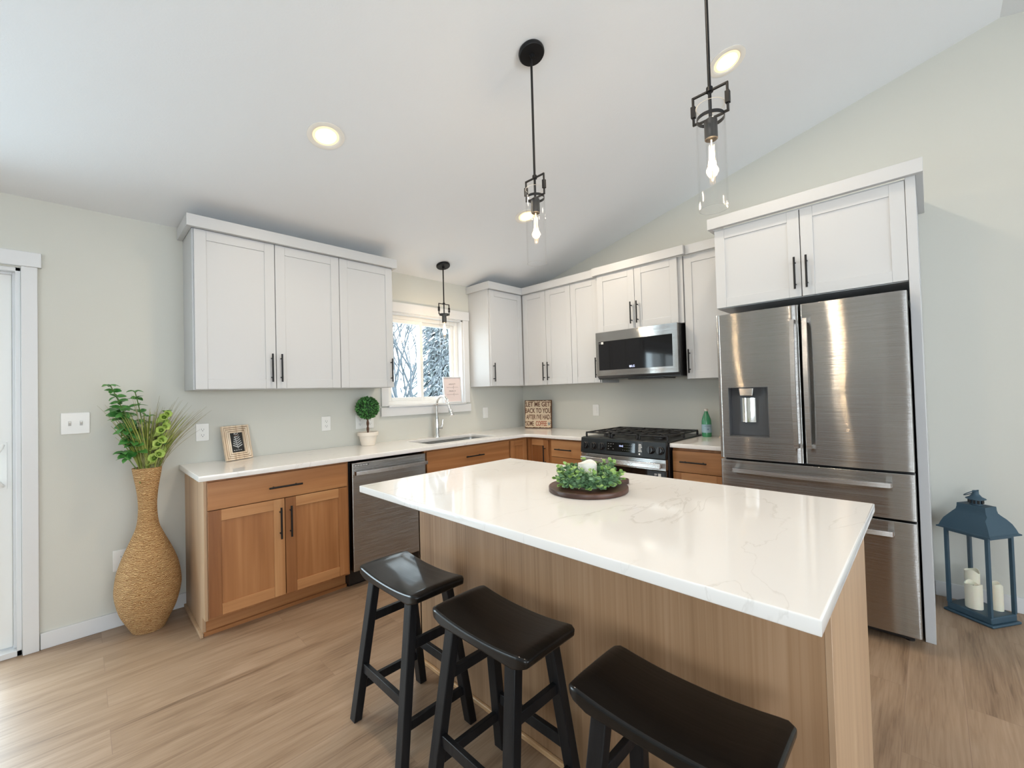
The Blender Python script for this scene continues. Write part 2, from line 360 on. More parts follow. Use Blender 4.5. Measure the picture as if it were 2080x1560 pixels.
structure('jamb', bm, TRIM, d, bevel=0.002)
def door_panel(x0, x1, y, hand):
    bm = nb(); s = 0.075
    box(bm, x0, x0 + s, y - 0.02, y + 0.02, 0.035, DZ1 - 0.03); box(bm, x1 - s, x1, y - 0.02, y + 0.02, 0.035, DZ1 - 0.03)
    box(bm, x0 + s, x1 - s, y - 0.02, y + 0.02, 0.035, 0.035 + 0.11); box(bm, x0 + s, x1 - s, y - 0.02, y + 0.02, DZ1 - 0.03 - s, DZ1 - 0.03)
    p = structure('sliding_panel', bm, OFFW, d, bevel=0.003)
    bm = nb(); box(bm, x0 + s, x1 - s, y - 0.004, y + 0.004, 0.145, DZ1 - 0.03 - s); structure('pane', bm, PANE, p)
    if hand:
        bm = nb(); xh = x1 - 0.035
        box(bm, xh - 0.016, xh + 0.016, y - 0.028, y - 0.02, 0.885, 1.135)
        tube(bm, [(xh, y - 0.028, 1.12), (xh - 0.005, y - 0.055, 1.10), (xh - 0.03, y - 0.07, 1.05), (xh - 0.04, y - 0.072, 1.01), (xh - 0.03, y - 0.07, 0.965), (xh - 0.005, y - 0.055, 0.915), (xh, y - 0.028, 0.90)], 0.009, 10)
        structure('door_handle', bm, OFFW, p, smooth=40)
door_panel(-0.93, -0.036, 0.085, True); door_panel(DX0 - DX1 + 0.02, -0.86, 0.125, False)

# kitchen window ----------------------------------------------------------
wd = sempty('window_1', 'white sliding window over the sink with snowy trees outside', (WX0, 0, WZ0)); W = WX1 - WX0; H = WZ1 - WZ0
bm = nb(); box(bm, -0.066, 0, -0.02, 0, 0, H); box(bm, W, W + 0.068, -0.02, 0, 0, H); box(bm, -0.075, W + 0.076, -0.026, 0, H, H + 0.09); box(bm, -0.074, W + 0.076, -0.024, 0, -0.092, -0.012)
structure('casing', bm, TRIM, wd, bevel=0.002)
bm = nb(); box(bm, -0.002, W + 0.002, -0.034, 0.10, -0.012, 0.006); structure('sill', bm, TRIM, wd, bevel=0.002)
bm = nb(); box(bm, 0, 0.014, 0, 0.10, 0, H); box(bm, W - 0.014, W, 0, 0.10, 0, H); box(bm, 0, W, 0, 0.10, H - 0.014, H); structure('jamb', bm, TRIM, wd)
bm = nb(); f = 0.035
for a in ((0.014, 0.014 + f), (W - 0.014 - f, W - 0.014)): box(bm, a[0], a[1], 0.07, 0.14, 0.006, H - 0.014)
box(bm, 0.014 + f, W - 0.014 - f, 0.07, 0.14, 0.006, 0.006 + f); box(bm, 0.014 + f, W - 0.014 - f, 0.07, 0.14, H - 0.014 - f, H - 0.014)
structure('window_frame', bm, OFFW, wd, bevel=0.003)
def sash(x0, x1, y, z0, z1, s):
    bm = nb(); box(bm, x0, x0 + s, y - 0.015, y + 0.015, z0, z1); box(bm, x1 - s, x1, y - 0.015, y + 0.015, z0, z1)
    box(bm, x0 + s, x1 - s, y - 0.015, y + 0.015, z0, z0 + s); box(bm, x0 + s, x1 - s, y - 0.015, y + 0.015, z1 - s, z1)
    o = structure('sash', bm, OFFW, wd, bevel=0.003)
    bm = nb(); box(bm, x0 + s, x1 - s, y - 0.003, y + 0.003, z0 + s, z1 - s); structure('pane', bm, PANE, o)
    return o
zt = H - 0.014 - f; mid = W * 0.47
so = sash(0.049, mid + 0.02, 0.085, 0.041, zt, 0.034); sash(mid - 0.015, W - 0.049, 0.118, 0.041, zt, 0.034)
bm = nb(); box(bm, mid - 0.002, mid + 0.014, 0.062, 0.070, 0.36, 0.44); structure('latch', bm, OFFW, so, bevel=0.003)

# rear and far windows, added out of view to let daylight in
def plain_window(name, label, loc, rz, w, h):
    o = sempty(name, label, loc, rz); bm = nb(); f = 0.05
    xs = [0, w / 3, 2 * w / 3, w]
    for x in xs: box(bm, min(max(x - f / 2, 0), w - f), min(max(x - f / 2, 0), w - f) + f, 0.03, 0.10, 0, h)
    box(bm, 0, w, 0.03, 0.10, 0, f); box(bm, 0, w, 0.03, 0.10, h - f, h); structure('window_frame', bm, OFFW, o)
    bm = nb(); c = 0.08
    box(bm, -c, 0, -0.02, 0, -c, h + c); box(bm, w, w + c, -0.02, 0, -c, h + c); box(bm, 0, w, -0.02, 0, h, h + c); box(bm, 0, w, -0.02, 0, -c, 0); structure('casing', bm, TRIM, o)
plain_window('added_window_2', 'unseen white window added behind the viewer for daylight', (-1.1, YE, 0.75), PI, 4.2, 1.5)
plain_window('added_window_3', 'unseen white window added at the open end of the room for daylight', (XE, -6.7, 0.7), PI / 2, 2.4, 1.6)

# ------------------------------------------------------------------ cabinets
def handle(parent, x, z, y, vertical=True, L=0.19, name='handle'):
    bm = nb(); r = 0.0058; s = 0.03
    if vertical:
        cyl(bm, (x, y - s, z - L / 2), (x, y - s, z + L / 2), r, 12)
        for k in (-1, 1): cyl(bm, (x, y, z + k * L * 0.34), (x, y - s, z + k * L * 0.34), 0.0045, 10)
    else:
        cyl(bm, (x - L / 2, y - s, z), (x + L / 2, y - s, z), r, 12)
        for k in (-1, 1): cyl(bm, (x + k * L * 0.34, y, z), (x + k * L * 0.34, y - s, z), 0.0045, 10)
    o = obj(name, bm, BLK, parent, smooth=40)
    return o
def shaker(parent, x0, x1, z0, z1, y, mats, fw=0.062, hx=None, hz=None, vertical=True, idx=(0, 0, 0, 0, 0), name='door'):
    """frame and panel front; y is the outer face, 20 mm thick"""
    bm = nb(); t = 0.020; n = len(mats) // 2 if len(mats) > 1 else 0
    V = lambda i: idx[i]; Hh = lambda i: idx[i] + n
    box(bm, x0, x0 + fw, y, y + t, z0, z1, V(0)); box(bm, x1 - fw, x1, y, y + t, z0, z1, V(1))
    box(bm, x0 + fw, x1 - fw, y, y + t, z1 - fw, z1, Hh(2)); box(bm, x0 + fw, x1 - fw, y, y + t, z0, z0 + fw, Hh(3))
    box(bm, x0 + fw - 0.004, x1 - fw + 0.004, y + 0.006, y + t - 0.002, z0 + fw - 0.004, z1 - fw + 0.004, V(4))
    o = obj(name, bm, mats, parent, bevel=0.0012, seg=1)
    if hx is not None: handle(o, hx, hz, y, vertical)
    return o
OAKM = OAKV + OAKH
def slabfront(parent, x0, x1, z0, z1, y, mats, idx=0, hx=None, hz=None, name='drawer', L=0.19):
    bm = nb(); box(bm, x0, x1, y, y + 0.02, z0, z1, idx)
    o = obj(name, bm, mats, parent, bevel=0.0015, seg=2)
    if hx is not None: handle(o, hx, hz, y, False, L)
    return o
UZ0, UZ1 = 1.397, 2.391
def upper(name, label, loc, rz, w, doors, depth=0.305, z0=UZ0, z1=UZ1, group=None, gl=0.011, gr=0.0):
    """doors: list of (x0, x1, handle side or None). local z measured from the cabinet bottom"""
    t = thing(name, label, 'kitchen cabinet', (loc[0], loc[1], z0), rz, group)
    bm = nb(); box(bm, 0.0005, w - 0.0005, -depth, -0.002, 0, z1 - z0); obj('cabinet_body', bm, CAB, t, bevel=0.001, seg=1)
    for a, b, hs in doors:
        hx = None if hs is None else (b - 0.027 if hs == 'R' else a + 0.027)
        shaker(t, a, b, 0.003, z1 - z0 - 0.004, -depth - 0.0205, [CAB], hx=hx, hz=0.142)
    return t
def crown_run(name, label, pts, z0, z1, parent=None, th=0.03, m=CAB, loc=None):
    """flat crown board following a polyline of outer faces (list of (x0,x1,y0,y1) boxes)"""
    bm = nb()
    for b in pts: box(bm, *b, z0, z1)
    o = obj(name, bm, m, parent, bevel=0.0015, seg=1)
    if not parent: tag(o, label, 'crown molding')
    return o

# left run, wall uppers
XL = -3.257
upper('upper_cabinet', 'white double door upper cabinet nearest the patio door', (XL, 0), 0, 0.904, [(0.010, 0.4565, 'R'), (0.4605, 0.902, 'L')])
upper('upper_cabinet', 'white single door upper cabinet beside the sink window', (XL + 0.904, 0), 0, 0.448, [(0.002, 0.446, 'R')])
CZ0, CZ1 = 2.389, 2.462
crown_run('crown_molding', 'flat white crown board above the three doors left of the window', [(XL - 0.03, XL + 1.352 + 0.03, -0.357, -0.327), (XL - 0.03, XL - 0.001, -0.327, -0.002), (XL + 1.353, XL + 1.382, -0.327, -0.002)], CZ0, CZ1)
# corner and right run
upper('upper_cabinet', 'white upper cabinet right of the window with its side toward the sink', (-0.815, 0), 0, 0.813, [(0.012, 0.484, 'L')])
upper('upper_cabinet', 'white double door upper cabinet above the coffee sign', (0, -0.332), RB, 0.651, [(0.004, 0.325, 'R'), (0.329, 0.649, 'L')])
upper('upper_cabinet', 'narrow white single door upper cabinet left of the microwave', (0, -0.983), RB, 0.3275, [(0.002, 0.318, 'R')])
upper('upper_cabinet', 'white single door upper cabinet between microwave and refrigerator', (0, -2.112), RB, 0.372, [(0.003, 0.368, 'L')])
crown_run('crown_molding', 'flat white crown board turning the kitchen corner', [(-0.845, -0.816, -0.327, -0.002), (-0.845, -0.327, -0.357, -0.327), (-0.357, -0.327, -1.279, -0.357)], CZ0, CZ1)
crown_run('crown_molding', 'short white crown board between microwave cabinet and refrigerator cabinet', [(-0.357, -0.327, -2.457, -2.143)], CZ0, CZ1)
t = upper('microwave_cabinet', 'short white two door cabinet over the microwave', (0, -1.3115), RB, 0.799, [(0.003, 0.380, 'R'), (0.384, 0.762, 'L')], depth=0.335, z0=1.852)
t['category'] = 'kitchen cabinet'
crown_run('crown', '', [(-0.03, 0.829, -0.387, -0.357), (-0.03, -0.001, -0.357, -0.328), (0.801, 0.829, -0.357, -0.328)], CZ0 - 1.852, CZ1 - 1.852, t)
# refrigerator cabinet with tall end panel
t = thing('refrigerator_cabinet', 'tall white cabinet surround over and beside the refrigerator', 'kitchen cabinet', (0, -2.488, 0), RB)
bm = nb(); box(bm, 0.0005, 0.952, -0.70, -0.002, 1.853, 2.391); obj('cabinet_body', bm, CAB, t, bevel=0.001, seg=1)
bm = nb(); box(bm, 0.952, 0.992, -0.722, -0.002, 0.0, 2.391); obj('side_panel', bm, CAB, t, bevel=0.0015, seg=1)
shaker(t, 0.003, 0.484, 1.856, 2.378, -0.7205, [CAB], hx=0.457, hz=1.995); shaker(t, 0.489, 0.950, 1.856, 2.378, -0.7205, [CAB], hx=0.516, hz=1.995)
crown_run('crown', '', [(-0.03, 1.022, -0.756, -0.724), (-0.03, -0.001, -0.724, -0.36), (0.992, 1.022, -0.724, -0.002)], CZ0, CZ1, t)

# base cabinets
BD, BH, TK = 0.60, 0.884, 0.105
def base(name, label, loc, rz, w, end=None, toe=True, oakbody=0, inset=(0, 0), hole=None):
    t = thing(name, label, 'kitchen cabinet', (loc[0], loc[1], 0), rz)
    bm = nb(); x0, x1 = inset
    if hole:   # open box so that a sink bowl can hang inside
        box(bm, 0, 0.018, -BD, -0.002, TK, BH); box(bm, w - 0.018, w - 0.001, -BD, -0.002, TK, BH); box(bm, 0.018, w - 0.018, -BD, -BD + 0.02, TK, BH); box(bm, 0.018, w - 0.018, -BD + 0.02, -0.002, TK, TK + 0.02)
    else: box(bm, x0 + 0.0005, w - 0.0005, -BD, -0.002, TK, BH)
    obj('cabinet_body', bm, OAKV[0], t, bevel=0.001, seg=1)
    if toe:
        bm = nb(); box(bm, 0, w, -BD + 0.075, -BD + 0.09, 0.0, TK); box(bm, 0, w, -BD + 0.058, -BD + 0.075, 0, 0.02); obj('toe_kick', bm, OAKH[0], t)
    return t
t = base('base_cabinet', 'oak base cabinet with one wide drawer and two doors at counter end', (XL, 0), 0, 0.820, inset=(0.012, 0))
bm = nb(); prism(bm, [(-0.002, BH), (-BD, BH), (-BD, TK), (-BD + 0.072, TK), (-BD + 0.072, 0), (-0.002, 0)], -0.004, 0.012, ax='X'); prism(bm, [(-0.016, 0.02), (-BD + 0.05, 0.02), (-BD + 0.05, 0), (-0.016, 0)], -0.018, -0.004, ax='X')
tag(obj('end_panel', bm, PALE2, t, bevel=0.001, seg=1), 'pale unstained oak end panel')
slabfront(t, 0.012, 0.804, 0.716, 0.872, -0.6205, OAKH, 0, 0.408, 0.79)
shaker(t, 0.012, 0.405, 0.122, 0.711, -0.6205, OAKM, hx=0.378, hz=0.568, idx=(2, 1, 1, 1, 0))
shaker(t, 0.409, 0.804, 0.122, 0.711, -0.6205, OAKM, hx=0.436, hz=0.568, idx=(2, 0, 1, 1, 0))
t = base('sink_cabinet', 'oak base cabinet under the sink with wide drawer front', (-1.812, 0), 0, 0.950, hole=True)
slabfront(t, 0.010, 0.940, 0.702, 0.872, -0.6205, OAKH, 0, 0.495, 0.785, L=0.20)
shaker(t, 0.010, 0.473, 0.122, 0.697, -0.6205, OAKM, hx=0.446, hz=0.56, idx=(0, 0, 1, 1, 0)); shaker(t, 0.477, 0.940, 0.122, 0.697, -0.6205, OAKM, hx=0.504, hz=0.56, idx=(0, 1, 1, 1, 0))
# corner cabinet, L shaped
t = thing('corner_cabinet', 'oak corner base cabinet with a folding two leaf door', 'kitchen cabinet', (0, 0, 0))
bm = nb(); prism(bm, [(-0.002, -0.002), (-0.860, -0.002), (-0.860, -BD), (-BD, -BD), (-BD, -0.920), (-0.002, -0.920)], TK, BH); obj('cabinet_body', bm, OAKV[0], t, bevel=0.001, seg=1)
bm = nb(); prism(bm, [(-0.860, -BD + 0.09), (-0.860, -BD + 0.075), (-BD + 0.075, -BD + 0.075), (-BD + 0.075, -0.92), (-BD + 0.09, -0.92), (-BD + 0.09, -BD + 0.09)], 0, TK); obj('toe_kick', bm, OAKH[0], t)
shaker(t, -0.853, -0.624, 0.122, 0.866, -0.6205, OAKM, idx=(0, 0, 0, 1, 0), fw=0.055)
bm = nb()
o = shaker(t, 0.628, 0.890, 0.122, 0.866, -0.6205, OAKM, idx=(2, 0, 1, 1, 2), fw=0.058, hx=0.856, hz=0.72)
o.rotation_euler = (0, 0, RB)
# right run
t = base('drawer_base_cabinet', 'oak three drawer base cabinet left of the range', (0, -0.922), RB, 0.400)
for z0, z1, ii in ((0.716, 0.872, 1), (0.422, 0.711, 0), (0.122, 0.417, 1)): slabfront(t, 0.008, 0.385, z0, z1, -0.6205, OAKH, ii, 0.165, (z0 + z1) / 2 - 0.005)
t = base('base_cabinet', 'oak base cabinet with drawer between range and refrigerator', (0, -2.098), RB, 0.388)
slabfront(t, 0.006, 0.380, 0.707, 0.862, -0.6205, OAKH, 1, 0.165, 0.785); shaker(t, 0.006, 0.380, 0.122, 0.702, -0.6205, OAKM, hx=0.034, hz=0.55, idx=(0, 0, 1, 1, 0))

# countertops
outl = [(-3.290, 0), (-3.290, -0.648), (-0.72, -0.648)] + list(reversed(arc(-0.72, -0.72, 0.072, 0, 90, 6)))[1:] + [(-0.648, -1.318), (0, -1.318), (0, 0)]
SK = rrect(-1.70, -0.935, -0.515, -0.135, 0.03)
slab('worktop', outl, [list(reversed(SK))], 0.886, 0.917, QUARTZ); tag(bpy.data.objects['worktop'], 'long white quartz worktop running around the kitchen corner', 'countertop')
o = slab('countertop', [(0, -2.097), (-0.648, -2.097), (-0.648, -2.486), (0, -2.486)], [], 0.886, 0.917, QUARTZ); tag(o, 'short white quartz worktop between range and refrigerator', 'countertop')

# sink ---------------------------------------------------------------------
t = thing('kitchen_sink', 'undermount stainless steel sink below the window', 'sink', (-1.3175, -0.325, 0.886))
bm = nb()
def bowl(bm, x0, x1, y0, y1, zt, zb, r):
    loops = []
    for (ins, z) in ((0, zt), (0.004, zb + 0.02), (0.022, zb)):
        loops.append([bm.verts.new((p[0], p[1], z)) for p in rrect(x0 + ins, x1 - ins, y0 + ins, y1 - ins, r)])
    out = [bm.verts.new((p[0], p[1], zt)) for p in rrect(x0 - 0.015, x1 + 0.015, y0 - 0.015, y1 + 0.015, r + 0.01)]
    seq = [out] + loops
    for a, b in zip(seq, seq[1:]):
        for k in range(len(a)): bm.faces.new((a[k], b[k], b[(k + 1) % len(a)], a[(k + 1) % len(a)]))
    bm.faces.new(loops[-1])
bowl(bm, -0.3825, 0.3825, -0.19, 0.19, -0.0005, -0.21, 0.03)
o = obj('bowl', bm, steel('sink_steel', (0.55, 0.55, 0.54), 0.25, 0.4), t, smooth=40)
bm = nb(); lathe(bm, [(0.045, -0.209), (0.045, -0.206), (0.03, -0.2055)], 24); obj('drain', bm, CHROME, t, smooth=40)
bm = nb(); box(bm, 0.075, 0.085, -0.18, 0.18, -0.2, -0.06); obj('divider', bm, STEELP, t, bevel=0.004)

# faucet ---------------------------------------------------------------------
t = thing('faucet', 'chrome gooseneck pull down faucet behind the sink', 'faucet', (-1.312, -0.078, 0.917))
bm = nb(); lathe(bm, [(0.028, 0), (0.028, 0.006), (0.023, 0.012), (0.0205, 0.12), (0.0185, 0.17), (0.0135, 0.2)], 24)
pts = [(0, 0, 0.19), (0, 0, 0.30)] + [(0, -0.095 + 0.095 * math.cos(a), 0.30 + 0.095 * math.sin(a)) for a in [PI * k / 12 * 0.9 for k in range(1, 13)]]
tube(bm, pts, 0.0125, 14); obj('body', bm, CHROME, t, smooth=40)
e = Vector(pts[-1]); dd = (Vector(pts[-1]) - Vector(pts[-2])).normalized()
bm = nb(); tube(bm, [e, e + dd * 0.012, e + dd * 0.05, e + dd * 0.125, e + dd * 0.13], [0.0135, 0.0155, 0.0165, 0.0245, 0.022], 18); obj('spray_head', bm, CHROME, t, smooth=40)
bm = nb(); cyl(bm, (0.015, 0, 0.085), (0.055, 0, 0.085), 0.016, 18); tube(bm, [(0.05, 0, 0.09), (0.062, -0.004, 0.12), (0.066, -0.008, 0.165)], [0.007, 0.008, 0.005], 10); obj('lever', bm, CHROME, t, smooth=40)

# ------------------------------------------------------------------ dishwasher
t = thing('dishwasher', 'stainless dishwasher under the counter with a bar handle', 'dishwasher', (-2.435, 0, 0))
bm = nb(); box(bm, 0.002, 0.621, -0.575, -0.03, 0.02, 0.868); obj('tub', bm, BLKP, t)
bm = nb(); box(bm, 0.012, 0.614, -0.632, -0.578, 0.118, 0.868); dr = obj('door', bm, STEEL, t, bevel=0.006, seg=3)
bm = nb()
for z0, z1, k in ((0.795, 0.823, 0),):
    pts = [(0.022 + 0.582 * i / 12, -0.672 - 0.008 * math.sin(PI * i / 12), 0.80 - 0.0 * i) for i in range(13)]
    V_ = [[bm.verts.new((p[0], p[1] + a_, p[2] + b_)) for a_, b_ in ((-0.006, -0.013), (0.006, -0.013), (0.006, 0.013), (-0.006, 0.013))] for p in pts]
    for a, b in zip(V_, V_[1:]):
        for k in range(4): bm.faces.new((a[k], a[(k + 1) % 4], b[(k + 1) % 4], b[k]))
    bm.faces.new(V_[0]); bm.faces.new(V_[-1])
    box(bm, 0.022, 0.045, -0.672, -0.632, 0.787, 0.813); box(bm, 0.581, 0.604, -0.672, -0.632, 0.787, 0.813)
obj('handle', bm, STEELP, dr, smooth=40)
bm = nb(); box(bm, 0.028, 0.135, -0.6345, -0.632, 0.843, 0.854)
for i in range(5): box(bm, 0.03 + i * 0.02, 0.045 + i * 0.02, -0.6352, -0.6345, 0.846, 0.851, 1)
obj('vent_label', bm, [DGREY, OFFW], dr)
bm = nb(); box(bm, 0.004, 0.619, -0.55, -0.53, 0.0, 0.115); obj('toe_kick', bm, BLKP, t, bevel=0.003)

# ------------------------------------------------------------------ range
t = thing('range', 'slide-in black and stainless gas range', 'range', (0, -1.323, 0), RB)
RW = 0.769
bm = nb(); box(bm, 0, RW, -0.655, -0.02, 0.02, 0.905); obj('oven_body', bm, BLKP, t, bevel=0.002)
bm = nb(); box(bm, -0.003, RW + 0.003, -0.66, -0.015, 0.918, 0.928); prism(bm, [(-0.66, 0.908), (-0.015, 0.908), (-0.015, 0.918), (-0.66, 0.918)], 0.0, RW, ax='X'); obj('cooktop', bm, BLKP, t, bevel=0.003)
bm = nb(); prism(bm, [(-0.655, 0.80), (-0.708, 0.80), (-0.692, 0.925), (-0.655, 0.930)], 0.006, RW - 0.004, ax='X'); pn = obj('control_panel', bm, mat('slate_black_enamel', (0.012, 0.015, 0.017), 0.35, spec=0.35), t, bevel=0.003)
tilt = -math.atan2(0.016, 0.125)
def onp(x, z): return (x, -0.708 + (z - 0.80) * 0.128, z)
for x in (0.058, 0.136, 0.214, 0.648, 0.722):
    bm = nb(); lathe(bm, [(0.030, 0), (0.030, 0.006), (0.026, 0.008), (0.025, 0.024), (0.022, 0.027)], 28); box(bm, -0.006, 0.006, -0.024, 0.024, 0.024, 0.036)
    k = obj('knob', bm, BLKP, pn, smooth=40); k.location = onp(x, 0.862); k.rotation_euler = (PI / 2 + tilt, 0, 0)
LED = mat('display_light', (0.4, 0.5, 0.9), 0.5, emit=(0.55, 0.62, 1.0), estr=1.6)
DIM = mat('dim_white_print', (0.35, 0.35, 0.36), 0.6)
bm = nb(); box(bm, -0.127, 0.127, -0.036, 0.036, 0, 0.0015)
for i in range(3):
    for j in range(3):
        if (i + j) % 4 != 3: box(bm, -0.115 + i * 0.022, -0.105 + i * 0.022, 0.02 - j * 0.02, 0.023 - j * 0.02, 0.0015, 0.002, 1)
for i in range(6):
    for j in range(3): box(bm, 0.02 + i * 0.018, 0.025 + i * 0.018, 0.018 - j * 0.02, 0.0205 - j * 0.02, 0.0015, 0.002, 1)
bmesh.ops.translate(bm, verts=bm.verts, vec=(0, 0, 0)); k = obj('display', bm, [BLKG, DIM], pn); k.location = onp(0.390, 0.866); k.rotation_euler = (PI / 2 + tilt, 0, 0)
k = text('clock', '10:42', 0.017, LED, pn, (0, 0, 0), (0, 0, 0)); p_ = onp(0.395, 0.875); k.location = (p_[0], p_[1] - 0.0025, p_[2]); k.rotation_euler = (PI / 2 + tilt, 0, 0)
bm = nb(); box(bm, -0.02, 0.02, -0.055, 0.05, 0, 0.001, 0)
for j in range(6): box(bm, -0.013, 0.008 + 0.004 * ((j * 7) % 3), 0.03 - j * 0.011, 0.035 - j * 0.011, 0.001, 0.0015, 1)
lathe(bm, [(0.007, 0.001), (0.007, 0.0015)], 14, c=(-0.004, -0.042, 0), mi=1)
k = obj('sticker', bm, [BLKP, OFFW], pn); k.location = onp(0.560, 0.866); k.rotation_euler = (PI / 2 + tilt, 0, 0)
bm = nb(); box(bm, 0.006, RW - 0.006, -0.697, -0.656, 0.135, 0.712, 1); box(bm, 0.006, RW - 0.006, -0.700, -0.656, 0.712, 0.796, 0)
dr = obj('oven_door', bm, [STEEL, BLKG], t, bevel=0.003)
bm = nb(); box(bm, 0.03, RW - 0.03, -0.748, -0.736, 0.732, 0.772); box(bm, 0.03, 0.05, -0.738, -0.7, 0.737, 0.767); box(bm, RW - 0.05, RW - 0.03, -0.738, -0.7, 0.737, 0.767); obj('handle', bm, STEELP, dr, bevel=0.004, seg=3)
bm = nb(); box(bm, 0.615, 0.75, -0.6985, -0.697, 0.60, 0.705, 0)
box(bm, 0.70, 0.722, -0.6992, -0.6985, 0.668, 0.69, 1); box(bm, 0.67, 0.692, -0.6992, -0.6985, 0.682, 0.686, 1); box(bm, 0.67, 0.688, -0.6992, -0.6985, 0.674, 0.677, 1)
obj('door_label', bm, [mat('slate_film', (0.035, 0.045, 0.055), 0.3), OFFW], dr)
bm = nb(); box(bm, 0.006, RW - 0.006, -0.692, -0.656, 0.03, 0.128); obj('drawer', bm, STEEL, t, bevel=0.004)
# burners and grates
bm_b = nb()
BURN = [(0.155, -0.19), (0.155, -0.48), (0.385, -0.335), (0.615, -0.19), (0.615, -0.48)]
for x, y in BURN:
    bm = nb(); lathe(bm, [(0.050, 0.928), (0.048, 0.938), (0.038, 0.941), (0.038, 0.949), (0.030, 0.952)], 24, c=(x, y, 0)); obj('burner', bm, BLKP, t, smooth=40)
bm_b.free()
GR = mat('cast_iron', (0.013, 0.013, 0.014), 0.5)
for g in range(3):
    x0 = 0.012 + g * 0.2515; x1 = x0 + 0.242; y0, y1 = -0.632, -0.05; bm = nb(); zt_ = 0.968; s = 0.011
    for a in (x0 + s / 2, (x0 + x1) / 2, x1 - s / 2): bar(bm, (a, y0, zt_ - 0.006), (a, y1, zt_ - 0.006), s, 0.012)
    for b_ in (y0 + s / 2, -0.48, -0.335, -0.19, y1 - s / 2): bar(bm, (x0, b_, zt_ - 0.006), (x1, b_, zt_ - 0.006), s, 0.012)
    for (cx_, cy_) in [(c[0], c[1]) for c in BURN if x0 < c[0] < x1]:
        for k in range(4):
            a = PI / 4 + k * PI / 2; bar(bm, (cx_ + 0.02 * math.cos(a), cy_ + 0.02 * math.sin(a), zt_ - 0.006), (cx_ + 0.095 * math.cos(a), cy_ + 0.095 * math.sin(a), zt_ - 0.006), 0.009, 0.011)
    for a in (x0 + s / 2, x1 - s / 2):
        for b_ in (y0 + s / 2, -0.335, y1 - s / 2): bar(bm, (a, b_, 0.928), (a, b_, zt_ - 0.008), s * 1.3, s * 1.3, up=(0, 1, 0))
    obj('grate', bm, GR, t, bevel=0.002, seg=1)

# ------------------------------------------------------------------ microwave
t = thing('microwave', 'over the range stainless microwave with dark glass door', 'microwave', (0, -1.322, 1.425), RB)
bm = nb(); box(bm, 0.002, 0.772, -0.385, 0, 0.0, 0.425); obj('housing', bm, BLKP, t, bevel=0.003)
bm = nb(); x0, x1, z0, z1 = 0.006, 0.765, 0.030, 0.424; gx0, gx1, gz0, gz1 = 0.035, 0.722, 0.080, 0.340
box(bm, x0, gx0, -0.42, -0.386, z0, z1); box(bm, gx1, x1, -0.42, -0.386, z0, z1); box(bm, gx0, gx1, -0.42, -0.386, gz1, z1); box(bm, gx0, gx1, -0.42, -0.386, z0, gz0)
dr = obj('door', bm, STEEL, t)
bm = nb(); box(bm, gx0, gx1, -0.4185, -0.387, gz0, gz1); o = obj('door_glass', bm, BLKG, dr)
bm = nb(); box(bm, 0.038, 0.060, -0.4192, -0.4186, 0.318, 0.334, 0); box(bm, 0.062, 0.084, -0.4192, -0.4186, 0.316, 0.336, 1); obj('sticker', bm, [DGREY, OFFW], dr)
k = text('logo', 'LG', 0.026, mat('logo_light', (0.5, 0.55, 0.8), 0.5, emit=(0.6, 0.68, 1.0), estr=0.9), dr, (0.372, -0.4192, 0.102), (PI / 2, 0, 0), bold=0.0004)
bm = nb(); lathe(bm, [(0.0095, 0), (0.0095, 0.0006)], 20); k = obj('logo_disc', bm, bpy.data.materials['logo_light'], dr); k.location = (0.345, -0.4186, 0.102); k.rotation_euler = (PI / 2, 0, 0)
bm = nb(); prism(bm, [(-0.42, 0.028), (-0.37, 0.0), (-0.386, 0.028)], 0.006, 0.765, ax='X'); box(bm, 0.27, 0.60, -0.33, -0.10, -0.010, 0.0); obj('vent_grille', bm, DGREY, t, bevel=0.002)

# ------------------------------------------------------------------ refrigerator
t = thing('refrigerator', 'stainless french door refrigerator with two bottom drawers', 'refrigerator', (0, -2.527, 0), RB)
FW = 0.906
bm = nb(); box(bm, 0.004, FW - 0.004, -0.775, -0.03, 0.045, 1.765); obj('cabinet', bm, DGREY, t, bevel=0.004)
def fpanel(name, x0, x1, z0, z1, hole=None):
    bm = nb(); y0, y1 = -0.858, -0.782
    if hole:
        a, b, c, e_ = hole
        box(bm, x0, a, y0, y1, z0, z1); box(bm, b, x1, y0, y1, z0, z1); box(bm, a, b, y0, y1, z0, c); box(bm, a, b, y0, y1, e_, z1); box(bm, a, b, y0 + 0.06, y1, c, e_)
        bmesh.ops.remove_doubles(bm, verts=bm.verts, dist=1e-5)
        inner = [f for f in bm.faces if all(len(e.link_faces) > 2 for e in f.edges)]
        return obj(name, bm, STEEL, t)
    # slightly bowed front
    n = 14; rows = []
    pr = []
    for i in range(n + 1):
        u = i / n; x = x0 + (x1 - x0) * u; k = 0.006 * (1 - (2 * u - 1) ** 2)
        pr.append((x, y0 - k + 0.0))
    pts = [(x0 + 0.010, y1)] + [(x0, y1 - 0.01), (x0, y0 + 0.009), (x0 + 0.002, y0 + 0.003), (x0 + 0.006, y0), (x0 + 0.009, y0 - 0.0004)] + pr[1:-1] + [(x1 - 0.009, y0 - 0.0004), (x1 - 0.006, y0), (x1 - 0.002, y0 + 0.003), (x1, y0 + 0.009), (x1, y1 - 0.01), (x1 - 0.010, y1)]
    prism(bm, pts, z0, z1); return obj(name, bm, STEEL, t, bevel=0.002, smooth=60)
